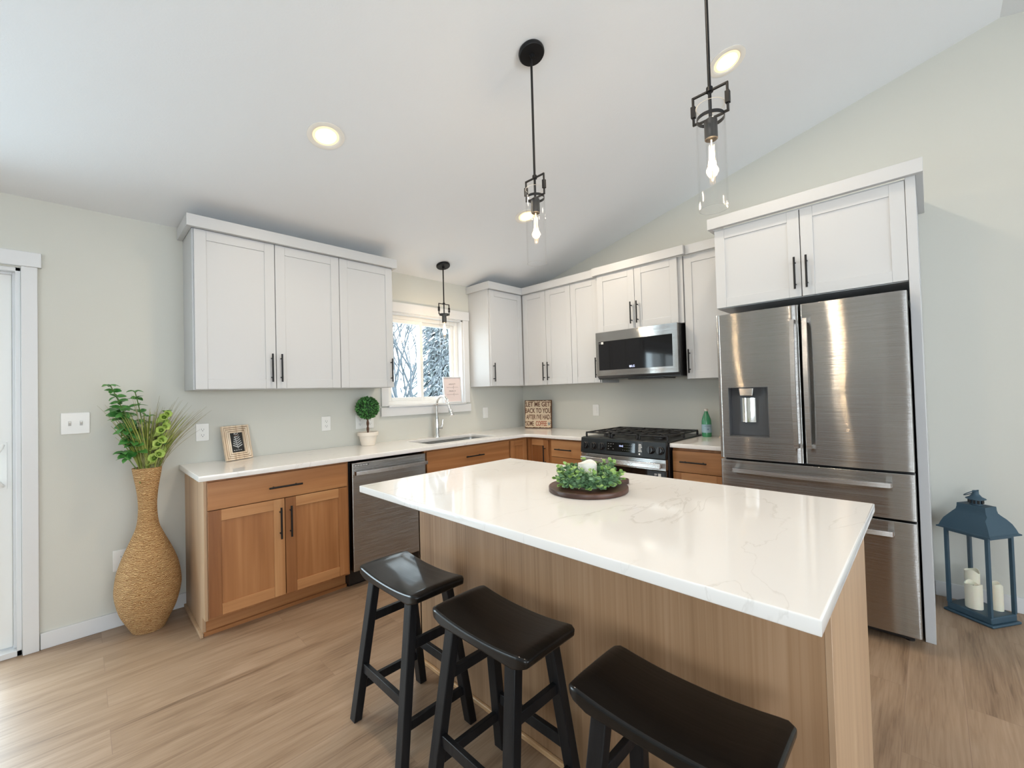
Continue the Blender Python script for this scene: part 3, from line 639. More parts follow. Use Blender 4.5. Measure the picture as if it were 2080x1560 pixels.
def fpanel_disp(name, x0, x1, z0, z1, a, b, c, e_):
    """bowed door with a rectangular recess"""
    y0, y1 = -0.858, -0.782; bm = nb()
    def yf(x):
        u = (x - x0) / (x1 - x0); d_ = min(x - x0, x1 - x)
        r = 0.009 * max(0.0, 1 - d_ / 0.006) ** 2
        return y0 - 0.006 * (1 - (2 * u - 1) ** 2) * (1 if d_ > 0 else 0) + r
    xs = [x0, x0 + 0.002, x0 + 0.006] + [x0 + 0.006 + (a - x0 - 0.006) * i / 3 for i in range(1, 4)] + [a + (b - a) * i / 5 for i in range(1, 6)] + [b + (x1 - 0.006 - b) * i / 4 for i in range(1, 5)] + [x1 - 0.002, x1]
    zs = [z0, c, e_, z1]
    G = [[bm.verts.new((x, yf(x), z)) for z in zs] for x in xs]
    for i in range(len(xs) - 1):
        for j in range(3):
            if j == 1 and xs[i] >= a - 1e-6 and xs[i + 1] <= b + 1e-6: continue
            bm.faces.new((G[i][j], G[i + 1][j], G[i + 1][j + 1], G[i][j + 1]))
    Bk = [[bm.verts.new((x, y1, z)) for z in (z0, z1)] for x in (x0, x1)]
    bm.faces.new((G[0][0], G[0][1], G[0][2], G[0][3], Bk[0][1], Bk[0][0])); bm.faces.new((G[-1][3], G[-1][2], G[-1][1], G[-1][0], Bk[1][0], Bk[1][1]))
    bm.faces.new([g[3] for g in G] + [Bk[1][1], Bk[0][1]]); bm.faces.new(list(reversed([g[0] for g in G])) + [Bk[0][0], Bk[1][0]])
    bm.faces.new((Bk[0][0], Bk[0][1], Bk[1][1], Bk[1][0]))
    # rim of the recess
    ia = xs.index(a) if a in xs else min(range(len(xs)), key=lambda i: abs(xs[i] - a)); ib = min(range(len(xs)), key=lambda i: abs(xs[i] - b))
    bk = {}
    for i in range(ia, ib + 1):
        for j in (1, 2): bk[(i, j)] = bm.verts.new((xs[i], y0 + 0.055, zs[j]))
    for i in range(ia, ib):
        for j in (1, 2): bm.faces.new((G[i][j], G[i + 1][j], bk[(i + 1, j)], bk[(i, j)]))
    for i in (ia, ib): bm.faces.new((G[i][1], G[i][2], bk[(i, 2)], bk[(i, 1)]))
    bm.faces.new([bk[(i, 1)] for i in range(ia, ib + 1)] + [bk[(i, 2)] for i in range(ib, ia - 1, -1)])
    return obj(name, bm, STEEL, t, smooth=50)
DA, DB, DC, DE = 0.060, 0.282, 1.018, 1.322
ld = fpanel_disp('door', 0.0, 0.449, 0.880, 1.786, DA, DB, DC, DE)
tag(ld, 'left door with the water and ice dispenser')
bm = nb(); x0, x1, z0, z1 = DA, DB, DC, DE
for b_ in ((x0, x0 + 0.004, z0, z1), (x1 - 0.004, x1, z0, z1), (x0 + .004, x1 - .004, z0, z0 + 0.004), (x0 + .004, x1 - .004, z1 - 0.004, z1)): box(bm, b_[0], b_[1], -0.8635, -0.805, b_[2], b_[3])
box(bm, x0, x1, -0.805, -0.8035, z0, z1)
dp = obj('dispenser', bm, DGREY, ld, bevel=0.001, seg=1)
bm = nb(); prism(bm, [(0.118, 1.318), (0.202, 1.318), (0.196, 1.268), (0.124, 1.268)], -0.855, -0.808, ax='Y'); o = obj('nozzle', bm, STEELP, ld, bevel=0.004); 
bm = nb(); n = 8
prism(bm, [(0.118 + 0.084 * i / n, -0.820 - 0.012 * math.sin(PI * i / n)) for i in range(n + 1)] + [(0.202, -0.808), (0.118, -0.808)], 1.105, 1.255); obj('paddle', bm, CHROME, ld, smooth=40)
rd = fpanel('door', 0.457, FW, 0.880, 1.786); tag(rd, 'plain right door')
d1 = fpanel('drawer', 0.0, FW, 0.637, 0.868); d2 = fpanel('drawer', 0.0, FW, 0.062, 0.626)
def bowh(parent, p0, p1, axis, w_, th=0.012):
    bm = nb(); n = 16; p0, p1 = Vector(p0), Vector(p1)
    V_ = []
    for i in range(n + 1):
        u = i / n; p = p0.lerp(p1, u); p.y -= 0.018 * math.sin(PI * u); t2 = th * (0.7 + 0.5 * math.sin(PI * u))
        if axis == 'Z': V_.append([bm.verts.new((p.x + a_ * w_ / 2, p.y + b_ * t2 / 2, p.z)) for a_, b_ in ((-1, -1), (1, -1), (1, 1), (-1, 1))])
        else: V_.append([bm.verts.new((p.x, p.y + b_ * t2 / 2, p.z + a_ * w_ / 2)) for a_, b_ in ((-1, -1), (1, -1), (1, 1), (-1, 1))])
    for i in range(n):
        for k in range(4): bm.faces.new((V_[i][k], V_[i][(k + 1) % 4], V_[i + 1][(k + 1) % 4], V_[i + 1][k]))
    bm.faces.new(V_[0]); bm.faces.new(V_[-1])
    for p in (p0.lerp(p1, 0.01), p0.lerp(p1, 0.99)):
        if axis == 'Z': box(bm, p.x - w_ / 2, p.x + w_ / 2, p.y, -0.855, p.z - 0.012, p.z + 0.012)
        else: box(bm, p.x - 0.012, p.x + 0.012, p.y, -0.855, p.z - w_ / 2, p.z + w_ / 2)
    obj('handle', bm, STEELP, parent, smooth=35)
bowh(ld, (0.424, -0.905, 0.975), (0.424, -0.905, 1.695), 'Z', 0.022); bowh(rd, (0.484, -0.905, 0.975), (0.484, -0.905, 1.695), 'Z', 0.022)
bowh(d1, (0.085, -0.905, 0.812), (0.815, -0.905, 0.812), 'X', 0.024); bowh(d2, (0.085, -0.905, 0.570), (0.815, -0.905, 0.570), 'X', 0.024)
for x in (0.05, FW - 0.05):
    for y in (-0.74, -0.1): bm = nb(); cyl(bm, (x, y, 0), (x, y, 0.05), 0.02); obj('foot', bm, BLKP, t)
bm = nb(); box(bm, 0.03, FW - 0.03, -0.79, -0.765, 0.018, 0.055); obj('base_grille', bm, BLKP, t, bevel=0.003)
for x in (0.02, FW - 0.10): bm = nb(); box(bm, x, x + 0.08, -0.775, -0.66, 1.766, 1.80); obj('hinge_cover', bm, BLKP, t, bevel=0.004)

# ------------------------------------------------------------------ island
t = thing('kitchen_island', 'pale oak island base below the veined white top', 'kitchen island', (-2.2, -2.48, 0))
ix0, ix1, iy0, iy1 = -2.545 + 2.2, -1.872 + 2.2, -3.322 + 2.48, -1.638 + 2.48
bm = nb(); box(bm, ix0 + 0.012, ix1, iy0 + 0.014, iy1 - 0.012, 0.0, 0.886); obj('cabinet_body', bm, OAKV[0], t)
bm = nb(); box(bm, ix0, ix0 + 0.012, iy0 + 0.014, iy1, 0.0, 0.886); tag(obj('back_panel', bm, PALE, t), 'fine grained oak panel facing the stools')
bm = nb(); box(bm, ix0, ix1, iy0, iy0 + 0.014, 0.0, 0.886); tag(obj('end_panel', bm, PALE2, t, bevel=0.001, seg=1), 'light oak end panel')
bm = nb(); box(bm, ix0, ix1, iy1 - 0.012, iy1, 0.0, 0.886); obj('end_panel', bm, PALE2, t, bevel=0.001, seg=1)
bm = nb(); box(bm, ix0 - 0.014, ix0, iy0 + 0.003, iy1 + 0.014, 0, 0.02); box(bm, ix0, ix1, iy1, iy1 + 0.014, 0, 0.02); obj('shoe_molding', bm, PALEY, t, bevel=0.004)
o = slab('island_countertop', [(-2.833, -3.351), (-1.840, -3.351), (-1.840, -1.600), (-2.833, -1.600)], [], 0.886, 0.917, QUARTZ, bevel=0.004); tag(o, 'large white veined quartz island top', 'countertop')

# ------------------------------------------------------------------ stools
STL = 'black wooden saddle seat counter stools at the island'
t = thing('counter_stool', 'black saddle seat stool farthest from viewer, glossy with window reflection', 'stool', (-2.79, -1.945, 0), 0, STL)
bm = nb(); nx, ny = 10, 24; hw, hl = 0.118, 0.222
def seat_z(u, v):      # u along width, v along length, both -1..1
    return 0.596 + 0.020 * abs(v) ** 2.2 - 0.004 * abs(u) ** 3 - 0.030 * max(0, abs(v) - 0.90) ** 1.0 * 3
top = []; bot = []
for j in range(ny + 1):
    v = -1 + 2 * j / ny; rt = []; rbm = []
    for i in range(nx + 1):
        u = -1 + 2 * i / nx
        cr = max(0, abs(v) - 0.93) / 0.07
        x = u * hw * (1 - 0.08 * cr ** 2); y = v * hl
        rt.append(bm.verts.new((x, y, seat_z(u, v)))); rbm.append(bm.verts.new((x * 0.99, y * 0.985, 0.560 + 0.020 * max(0, abs(v) - 0.75) / 0.25)))
    top.append(rt); bot.append(rbm)
for j in range(ny):
    for i in range(nx):
        bm.faces.new((top[j][i], top[j][i + 1], top[j + 1][i + 1], top[j + 1][i])); bm.faces.new((bot[j][i], bot[j + 1][i], bot[j + 1][i + 1], bot[j][i + 1]))
for j in range(ny):
    bm.faces.new((top[j][0], top[j + 1][0], bot[j + 1][0], bot[j][0])); bm.faces.new((top[j][nx], bot[j][nx], bot[j + 1][nx], top[j + 1][nx]))
for i in range(nx):
    bm.faces.new((top[0][i], bot[0][i], bot[0][i + 1], top[0][i + 1])); bm.faces.new((top[ny][i], top[ny][i + 1], bot[ny][i + 1], bot[ny][i]))
obj('seat', bm, STOOL, t, bevel=0.007, seg=3)
def legp(sx, sy, z):
    f_ = 1 - z / 0.57
    return Vector((sx * (0.080 + 0.078 * f_), sy * (0.140 + 0.038 * f_), z))
def strut(p0, p1, a, b):
    """bar with horizontal end cuts (a along x, b along y)"""
    bm = nb(); vs_ = []
    for p in (p0, p1):
        for i, j in ((-1, -1), (1, -1), (1, 1), (-1, 1)): vs_.append(bm.verts.new((p[0] + i * a / 2, p[1] + j * b / 2, p[2])))
    for f_ in ((0, 1, 2, 3), (7, 6, 5, 4), (0, 4, 5, 1), (1, 5, 6, 2), (2, 6, 7, 3), (3, 7, 4, 0)): bm.faces.new([vs_[i] for i in f_])
    return bm
STV = wood('black_stained_leg_wood', 'Z', (0.005, 0.005, 0.006, 1), (0.010, 0.010, 0.011, 1), (0.018, 0.017, 0.018, 1), rough=0.38, stretch=40, bstr=0.3)
STV.node_tree.nodes['Principled BSDF'].inputs['Specular IOR Level'].default_value = 0.2
for sx in (-1, 1):
    for sy in (-1, 1): obj('leg', strut(legp(sx, sy, 0), legp(sx, sy, 0.572), 0.034, 0.042), STV, t, bevel=0.003)
for sx in (-1, 1):
    a, b = legp(sx, -1, 0.212), legp(sx, 1, 0.212); bm = nb(); bar(bm, a, b, 0.018, 0.038); obj('stretcher', bm, STV, t, bevel=0.002)
for sy in (-1, 1):
    for z in (0.135, 0.403): a, b = legp(-1, sy, z), legp(1, sy, z); bm = nb(); bar(bm, a, b, 0.018, 0.034); obj('stretcher', bm, STV, t, bevel=0.002)
dup(t, (-2.79, -2.482, 0), math.radians(0), 'black saddle seat stool in the middle of the three', STL)
dup(t, (-2.785, -3.055, 0), math.radians(0), 'black saddle seat stool nearest the viewer, cut off by bottom edge', STL)

# ------------------------------------------------------------------ pendants and recessed lights
FIL = mat('glowing_filament', (1, 0.6, 0.25), 0.5, emit=(1.0, 0.66, 0.30), estr=11)
GEDGE = mat('polished_glass_edge', (0.75, 0.78, 0.78), 0.15)
CAND = mat('lamp_socket', (0.03, 0.028, 0.026), 0.4)
def pendant(label, x, y, zy, rot, power, yoke=0.104):
    """zy: height of the yoke top"""
    zc_ = ZC - SL * y; t = thing('pendant_lamp', label, 'pendant lamp', (x, y, zy), rot, 'black pendant lamps with clear glass tubes')
    bm = nb(); lathe(bm, [(0.0, 0.0), (0.0, 0.0)], 3) if False else None
    lathe(bm, [(0.062, 0.0), (0.064, -0.006), (0.064, -0.016), (0.060, -0.022)], 36, cap0=True)
    lathe(bm, [(0.012, -0.022), (0.010, -0.04)], 16)
    c = obj('canopy', bm, BLK, t, smooth=40); c.location = (0, 0, zc_ - zy - 0.001)
    ax = math.atan(SL)      # ceiling falls toward +y
    # world x axis tilt expressed in the lamp's own turned frame
    q = Matrix.Rotation(-rot, 4, 'Z') @ Matrix.Rotation(-ax, 4, 'X') @ Matrix.Rotation(rot, 4, 'Z'); c.rotation_euler = q.to_euler()
    bm = nb(); cyl(bm, (0, 0, zc_ - zy - 0.02), (0, 0, -yoke - 0.02), 0.0058, 12); lathe(bm, [(0.011, 0.008), (0.012, -0.008)], 16); obj('rod', bm, BLK, t, smooth=40)
    bm = nb(); s = 0.0075; h = 0.058
    box(bm, -h, h, -s / 2, s / 2, -s, 0)
    for k in (-1, 1):
        box(bm, k * h - s / 2, k * h + s / 2, -s / 2, s / 2, -yoke, 0); box(bm, k * h - s, k * h + s, -s, s, -yoke * 0.72, -yoke * 0.32)
        box(bm, min(k * h, k * 0.040), max(k * h, k * 0.040), -s / 2, s / 2, -yoke, -yoke + s)
    obj('yoke', bm, BLK, t, bevel=0.001, seg=1)
    bm = nb(); n = 32
    lathe(bm, [(0.0435, -yoke + 0.008), (0.0455, -yoke + 0.008), (0.0455, -yoke - 0.004), (0.0435, -yoke - 0.004), (0.0435, -yoke + 0.008)], n, cap0=False, cap1=False)
    box(bm, -0.0435, 0.0435, -0.004, 0.004, -yoke - 0.002, -yoke + 0.004)
    obj('ring', bm, BLK, t, smooth=40)
    bm = nb(); lathe(bm, [(0.010, -yoke + 0.004), (0.0215, -yoke - 0.006), (0.0215, -yoke - 0.072), (0.019, -yoke - 0.074), (0.018, -yoke - 0.060)], 24); obj('socket', bm, CAND, t, smooth=40)
    g0, g1 = -yoke + 0.045, -yoke - 0.320
    bm = nb(); lathe(bm, [(0.0478, g0), (0.0478, g1), (0.0448, g1), (0.0448, g0), (0.0478, g0)], 40, cap0=False, cap1=False)
    for f_ in bm.faces:
        if max(v_.co.z for v_ in f_.verts) - min(v_.co.z for v_ in f_.verts) < 1e-4: f_.material_index = 1
    obj('glass_shade', bm, [GLASS, GEDGE], t, smooth=40)
    zb = -yoke - 0.064
    bm = nb(); lathe(bm, [(0.012, zb), (0.0165, zb - 0.025), (0.0175, zb - 0.05), (0.0175, zb - 0.135), (0.010, zb - 0.155), (0.002, zb - 0.158)], 20); b = obj('bulb', bm, GLASS, t, smooth=60)
    bm = nb()
    for k in range(6):
        a = k * PI / 3; r_ = 0.0085
        tube(bm, [(r_ * math.cos(a), r_ * math.sin(a), zb - 0.03), (r_ * 1.1 * math.cos(a + .3), r_ * 1.1 * math.sin(a + .3), zb - 0.08), (r_ * math.cos(a + .5), r_ * math.sin(a + .5), zb - 0.125)], 0.0009, 5)
    tube(bm, [(0, 0, zb - 0.01), (0, 0, zb - 0.12)], 0.0022, 6)
    obj('filament', bm, FIL, b)
    l = bpy.data.lights.new('pendant_bulb_light', 'POINT'); l.energy = power; l.color = (1.0, 0.72, 0.42); l.shadow_soft_size = 0.022
    lo = bpy.data.objects.new('pendant_bulb_light', l); C.objects.link(lo); lo.location = (x, y, zy + zb - 0.08)
    return t
pendant('pendant lamp over the island with its round ceiling plate in view', -2.178, -2.158, 2.376, -PI / 2, 4.5)
pendant('nearest pendant lamp over the island, rod cut by top edge', -2.178, -2.980, 2.376, -PI / 2, 4.5)
pendant('small looking pendant lamp hanging in front of the sink window', -1.350, -0.287, 2.174, 0, 5)

LENS = mat('lit_diffuser', (1, 1, 1), 0.5, emit=(1.0, 0.86, 0.55), estr=2.2)
RIM = mat('warm_lit_rim', (0.9, 0.8, 0.6), 0.5, emit=(1.0, 0.70, 0.30), estr=1.0)
BAFF = mat('white_baffle', (0.85, 0.83, 0.78), 0.4)
def can(label, x, y, power):
    z = ZC - SL * y; ax = math.atan(SL)
    t = thing('recessed_light', label, 'ceiling light', (x, y, z), 0, 'recessed ceiling lights'); t.rotation_euler = (-ax, 0, 0)
    bm = nb(); lathe(bm, [(0.096, -0.0005), (0.096, -0.004), (0.078, -0.007), (0.068, -0.003), (0.066, 0.0)], 40, cap0=False, cap1=False); obj('trim_ring', bm, BAFF, t, smooth=60)
    bm = nb(); lathe(bm, [(0.068, -0.0022), (0.054, -0.0036)], 40, cap0=False, cap1=False); obj('glowing_rim', bm, RIM, t, smooth=60)
    bm = nb(); lathe(bm, [(0.054, -0.0038), (0.040, -0.0045), (0.02, -0.0055), (0.001, -0.006)], 32, cap0=False, cap1=True); obj('diffuser', bm, LENS, t, smooth=60)
    l = bpy.data.lights.new('recessed_light_glow', 'AREA'); l.shape = 'DISK'; l.size = 0.13; l.energy = power; l.color = (1.0, 0.83, 0.63)
    lo = bpy.data.objects.new('recessed_light_glow', l); C.objects.link(lo); lo.location = (x, y - 0.012 * math.sin(ax), z - 0.012); lo.rotation_euler = (-ax, 0, 0)
can('round recessed light alone on the left part of the ceiling', -2.787, -1.186, 11)
can('round recessed light at upper right beside the nearest pendant rod', -1.195, -2.750, 8)
can('added unseen recessed light above the stools, just outside the top edge', -2.800, -2.750, 11)  # extra lamp out of view, added on the grid to brighten the room
can('round recessed light seen behind the glass of the middle pendant', -1.173, -1.198, 17)

# ------------------------------------------------------------------ wall plates
def plate(label, x, z, w_, h_, kind, wall='A', y=0.0):
    t = thing('wall_plate', label, 'wall plate', (x, 0, z) if wall == 'A' else (0, y, z), 0 if wall == 'A' else RB)
    bm = nb(); box(bm, -w_ / 2, w_ / 2, -0.007, -0.0008, -h_ / 2, h_ / 2); obj('cover', bm, OFFW, t, bevel=0.003)
    k = len(kind)
    for i, c in enumerate(kind):
        xc = (i - (k - 1) / 2) * 0.046
        if c == 'o':
            for zz in (0.019, -0.019):
                bm = nb(); lathe(bm, [(0.0165, 0), (0.0165, 0.0025)], 24); box(bm, -0.0075, -0.0055, -0.004, 0.006, 0.0025, 0.0031, 1); box(bm, 0.0055, 0.0075, -0.004, 0.005, 0.0025, 0.0031, 1); lathe(bm, [(0.0028, 0.0025), (0.0028, 0.0031)], 10, c=(0, -0.009, 0), mi=1)
                o = obj('socket', bm, [OFFW, SLOT], t); o.location = (xc, -0.0068, zz); o.rotation_euler = (PI / 2, 0, 0)
        elif c == 't':
            bm = nb(); box(bm, -0.006, 0.006, -0.009, -0.0065, -0.013, 0.013, 1); prism(bm, [(-0.009, -0.002), (-0.018, 0.006), (-0.017, 0.011), (-0.009, 0.009)], -0.004, 0.004, ax='X')
            o = obj('switch', bm, [OFFW, mat('toggle_slot', (0.45, 0.45, 0.44), 0.5)] , t); o.location = (xc, 0, 0)
        else:
            bm = nb(); prism(bm, [(-0.006, -0.033), (-0.009, -0.033), (-0.0125, 0.033), (-0.006, 0.033)], -0.0165, 0.0165, ax='X'); o = obj('switch', bm, OFFW, t, bevel=0.001); o.location = (xc, 0, 0)
    return t
plate('double white switch plate beside the patio door', -3.758, 1.220, 0.118, 0.122, 'tt')
plate('white outlet behind the small leaf picture frame', -3.163, 1.118, 0.074, 0.118, 'o')
plate('low white outlet partly hidden behind the woven vase', -3.565, 0.388, 0.086, 0.124, 'o')
plate('white outlet on the wall midway between picture frame and topiary', -2.342, 1.118, 0.074, 0.118, 'o')
plate('wide white triple plate behind the topiary', -2.012, 1.112, 0.165, 0.122, 'oro')
plate('single white switch plate right of the sink window', -0.613, 1.115, 0.074, 0.118, 'r')
plate('single white switch plate left of the range', 0, 1.122, 0.074, 0.118, 'r', 'B', -1.032)

# ------------------------------------------------------------------ woven vase and stems
def rope_mat():
    m = mat('twisted_seagrass_rope', (0.5, 0.33, 0.18), 0.8); n = m.node_tree.nodes; L = m.node_tree.links.new; b = n['Principled BSDF']
    tc = n.new('ShaderNodeTexCoord'); wv = n.new('ShaderNodeTexWave'); wv.bands_direction = 'Z'; wv.wave_profile = 'SIN'
    wv.inputs['Scale'].default_value = 38; wv.inputs['Distortion'].default_value = 9.0; wv.inputs['Detail'].default_value = 2.5; wv.inputs['Detail Scale'].default_value = 1.6
    L(tc.outputs['Object'], wv.inputs['Vector'])
    nz = n.new('ShaderNodeTexNoise'); nz.inputs['Scale'].default_value = 22; nz.inputs['Detail'].default_value = 6; mp = n.new('ShaderNodeMapping'); mp.inputs['Scale'].default_value = (1, 1, 7)
    L(tc.outputs['Object'], mp.inputs[0]); L(mp.outputs[0], nz.inputs['Vector'])
    mx = n.new('ShaderNodeMix'); mx.data_type = 'FLOAT'; mx.inputs[0].default_value = 0.5; L(wv.outputs['Fac'], mx.inputs[2]); L(nz.outputs['Fac'], mx.inputs[3])
    r = ramp(n, [(0.2, rgb('#8c5f35')), (0.45, rgb('#b98d5a')), (0.75, rgb('#d9b684'))]); L(mx.outputs[0], r.inputs[0]); L(r.outputs[0], b.inputs['Base Color'])
    bp = n.new('ShaderNodeBump'); bp.inputs['Strength'].default_value = 1.0; bp.inputs['Distance'].default_value = 0.006; L(mx.outputs[0], bp.inputs['Height']); L(bp.outputs[0], b.inputs['Normal'])
    return m
VX, VY = -3.462, -0.175
def catmull(prof, k=6):
    out = []
    for i in range(len(prof) - 1):
        p = [prof[max(i - 1, 0)], prof[i], prof[i + 1], prof[min(i + 2, len(prof) - 1)]]
        for j in range(k):
            t_ = j / k; q = []
            for a in range(len(prof[0])):
                q.append(0.5 * (2 * p[1][a] + (p[2][a] - p[0][a]) * t_ + (2 * p[0][a] - 5 * p[1][a] + 4 * p[2][a] - p[3][a]) * t_ ** 2 + (3 * p[1][a] - p[0][a] - 3 * p[2][a] + p[3][a]) * t_ ** 3))
            out.append(tuple(q))
    out.append(tuple(prof[-1])); return out
bm = nb(); pr = catmull([(0.074, 0.0), (0.098, 0.05), (0.128, 0.12), (0.148, 0.21), (0.150, 0.27), (0.138, 0.36), (0.110, 0.45), (0.078, 0.53), (0.053, 0.60), (0.044, 0.67), (0.043, 0.74), (0.050, 0.82), (0.062, 0.90), (0.068, 0.945)])
lathe(bm, pr + [(0.061, 0.945), (0.052, 0.88), (0.036, 0.80)], 48, cap1=True, fn=lambda a, z: 1 + 0.02 * math.cos(2 * a + 0.6) + 0.012 * math.sin(3 * a + z * 4))
v = obj('floor_vase', bm, rope_mat(), None, smooth=60); v.location = (VX, VY, 0); tag(v, 'tall woven rope floor vase with narrow neck holding greenery', 'vase')
def leafmat(name, c0, c1, rough=0.5):
    m = mat(name, c0, rough); n = m.node_tree.nodes; L = m.node_tree.links.new
    tc = n.new('ShaderNodeTexCoord'); nz = n.new('ShaderNodeTexNoise'); nz.inputs['Scale'].default_value = 28
    r = ramp(n, [(0.35, c0), (0.65, c1)]); L(tc.outputs['Object'], nz.inputs['Vector']); L(nz.outputs['Fac'], r.inputs[0]); L(r.outputs[0], n['Principled BSDF'].inputs['Base Color']); return m
LG = leafmat('deep_green_leaf', rgb('#2f6b2c'), rgb('#5a9448'), 0.4); LB = leafmat('lime_bell', rgb('#8fae4a'), rgb('#bccf78')); STM = leafmat('dry_grass_blade', rgb('#84903f'), rgb('#b0b569'), 0.7); STG = mat('green_stem', rgb('#5e7a3c'), 0.6)
STM2 = leafmat('olive_grass_blade', rgb('#5d6a2c'), rgb('#84903f'), 0.7)
WISP = leafmat('greyish_grass_wisp', rgb('#8c8766'), rgb('#a59f7d'), 0.8)
def leaf(bm, base, d, up, L_, W_, mi=0, cup=0.15, n=5):
    """pointed oval leaf with real thickness"""
    d = Vector(d).normalized(); up = Vector(up); s = d.cross(up)
    if s.length < 1e-3: s = d.cross(Vector((1, 0, 0)))
    s.normalize(); u = s.cross(d); th = max(0.0006, W_ * 0.02)
    rows = []
    for i in range(n + 1):
        t_ = i / n; w_ = W_ * 0.5 * math.sin(PI * min(0.98, 0.04 + 0.94 * t_)) ** 0.8; c = Vector(base) + d * (L_ * t_) + u * (-cup * L_ * t_ * t_)
        rows.append([c - s * w_ + u * (w_ * 0.25), c, c + s * w_ + u * (w_ * 0.25)])
    A = [[bm.verts.new(p) for p in r] for r in rows]; B = [[bm.verts.new(p - u * th) for p in r] for r in rows]
    for i in range(n):
        for j in range(2):
            bm.faces.new((A[i][j], A[i + 1][j], A[i + 1][j + 1], A[i][j + 1])).material_index = mi; bm.faces.new((B[i][j], B[i][j + 1], B[i + 1][j + 1], B[i + 1][j])).material_index = mi
        bm.faces.new((A[i][0], B[i][0], B[i + 1][0], A[i + 1][0])).material_index = mi; bm.faces.new((A[i][2], A[i + 1][2], B[i + 1][2], B[i][2])).material_index = mi
    bm.faces.new((A[0][0], A[0][1], A[0][2], B[0][2], B[0][1], B[0][0])).material_index = mi; bm.faces.new((A[n][2], A[n][1], A[n][0], B[n][0], B[n][1], B[n][2])).material_index = mi
def bez(p0, p1, p2, n=12): return [Vector(p0) * (1 - i / n) ** 2 + Vector(p1) * 2 * (i / n) * (1 - i / n) + Vector(p2) * (i / n) ** 2 for i in range(n + 1)]
rnd = random.Random(3)
# grass spray
BQ = t = thing('artificial_bouquet', 'bouquet of grass blades, leafy stems and green bells in the woven vase', 'artificial plant', (VX, VY, 0.86))
bm = nb(); bw = nb(); b3 = nb()
for i in range(170):
    a = rnd.gauss(0, 0.34); dep = rnd.gauss(-0.12, 0.16); ln = rnd.uniform(0.28, 0.44) if i < 105 else rnd.uniform(0.38, 0.52)
    if i < 105: a *= 0.75
    else: a = rnd.choice((-0.66, 1, 1)) * rnd.uniform(0.05, 0.72)
    tip = (math.sin(a) * ln, max(min(dep, 0.3), -0.4) * ln * 0.55, math.cos(a) * ln)
    b0 = (rnd.uniform(-0.035, 0.035), rnd.uniform(-0.045, -0.005), 0)
    p = bez(b0, (tip[0] * 0.35, tip[1] * 0.35, tip[2] * 0.62), tip, 8); p = [Vector((q.x, min(q.y, 0.15), q.z)) for q in p]
    if i < 105: tube(bm if i % 2 else b3, p, [0.0040, 0.0040, 0.0038, 0.0036, 0.0032, 0.0028, 0.0022, 0.0014, 0.0005], 4)
    else: tube(bw, p, [0.0018] * 4 + [0.0012] * 3 + [0.0008, 0.0004], 4)
obj('grass_blades', bm, STM, t); obj('grass_blades', b3, STM2, t)
obj('grass_wisps', bw, WISP, t)
def leafy(label, pts, whorls, size, first=0.35, per=4):
    bm = nb(); tube(bm, pts, 0.0028, 6); t = obj('leafy_stem', bm, STG, BQ, smooth=60); t['label'] = label
    bm = nb(); n = len(pts) - 1
    for k in range(whorls):
        u = first + (1 - first) * k / (whorls - 1); f_ = u * n; i = min(int(f_), n - 1); c = pts[i].lerp(pts[i + 1], f_ - i); ax = (pts[i + 1] - pts[i]).normalized()
        for j in range(per):
            a = 2 * PI * j / per + k * 0.8 + rnd.uniform(-.2, .2); d_ = Vector((math.cos(a), math.sin(a), rnd.uniform(-0.5, 0.75) if k < whorls - 1 else 0.1)).normalized(); un = Vector((rnd.uniform(-.9, .9), rnd.uniform(-1.4, 0.2), 1)) if k < whorls - 1 else Vector((0, -0.3, 1))
            leaf(bm, c, d_, un, size * rnd.uniform(0.8, 1.15), size * 0.62, cup=0.3)
    obj('leaves', bm, LG, t, smooth=60); return t
Z0 = 0.86
leafy('tall leafy green stem leaning left above the vase', bez((-0.02, 0, 0), (-0.03, -0.01, 0.25), (-0.158, -0.03, 1.432 - Z0), 12), 6, 0.046, 0.74, 5)
leafy('upright leafy stem with small whorls left of the vase center', bez((0, 0.02, 0), (0.0, 0.01, 0.3), (-0.052, 0.0, 1.398 - Z0), 12), 5, 0.042, 0.66, 4)
leafy('dense leafy stem on the left side of the bouquet', bez((-0.02, -0.02, 0), (-0.03, -0.03, 0.2), (-0.120, 0.02, 1.295 - Z0), 12), 9, 0.070, 0.45, 6)
leafy('short leafy sprig drooping low on the left of the bouquet', bez((-0.03, -0.02, 0.05), (-0.07, -0.03, 0.12), (-0.105, -0.03, 1.05 - Z0), 10), 3, 0.046, 0.75, 6)
leafy('leafy sprig tucked behind the grass blades', bez((0.0, 0.03, 0.05), (0.0, 0.02, 0.2), (0.015, 0.03, 1.25 - Z0), 10), 7, 0.034, 0.35, 4)
pts = bez((0.02, -0.02, 0), (0.05, -0.05, 0.22), (0.085, -0.045, 1.265 - Z0), 12); bm = nb(); tube(bm, pts, 0.003, 6); t = obj('bellflower_stem', bm, STG, BQ, smooth=60)
bm = nb()
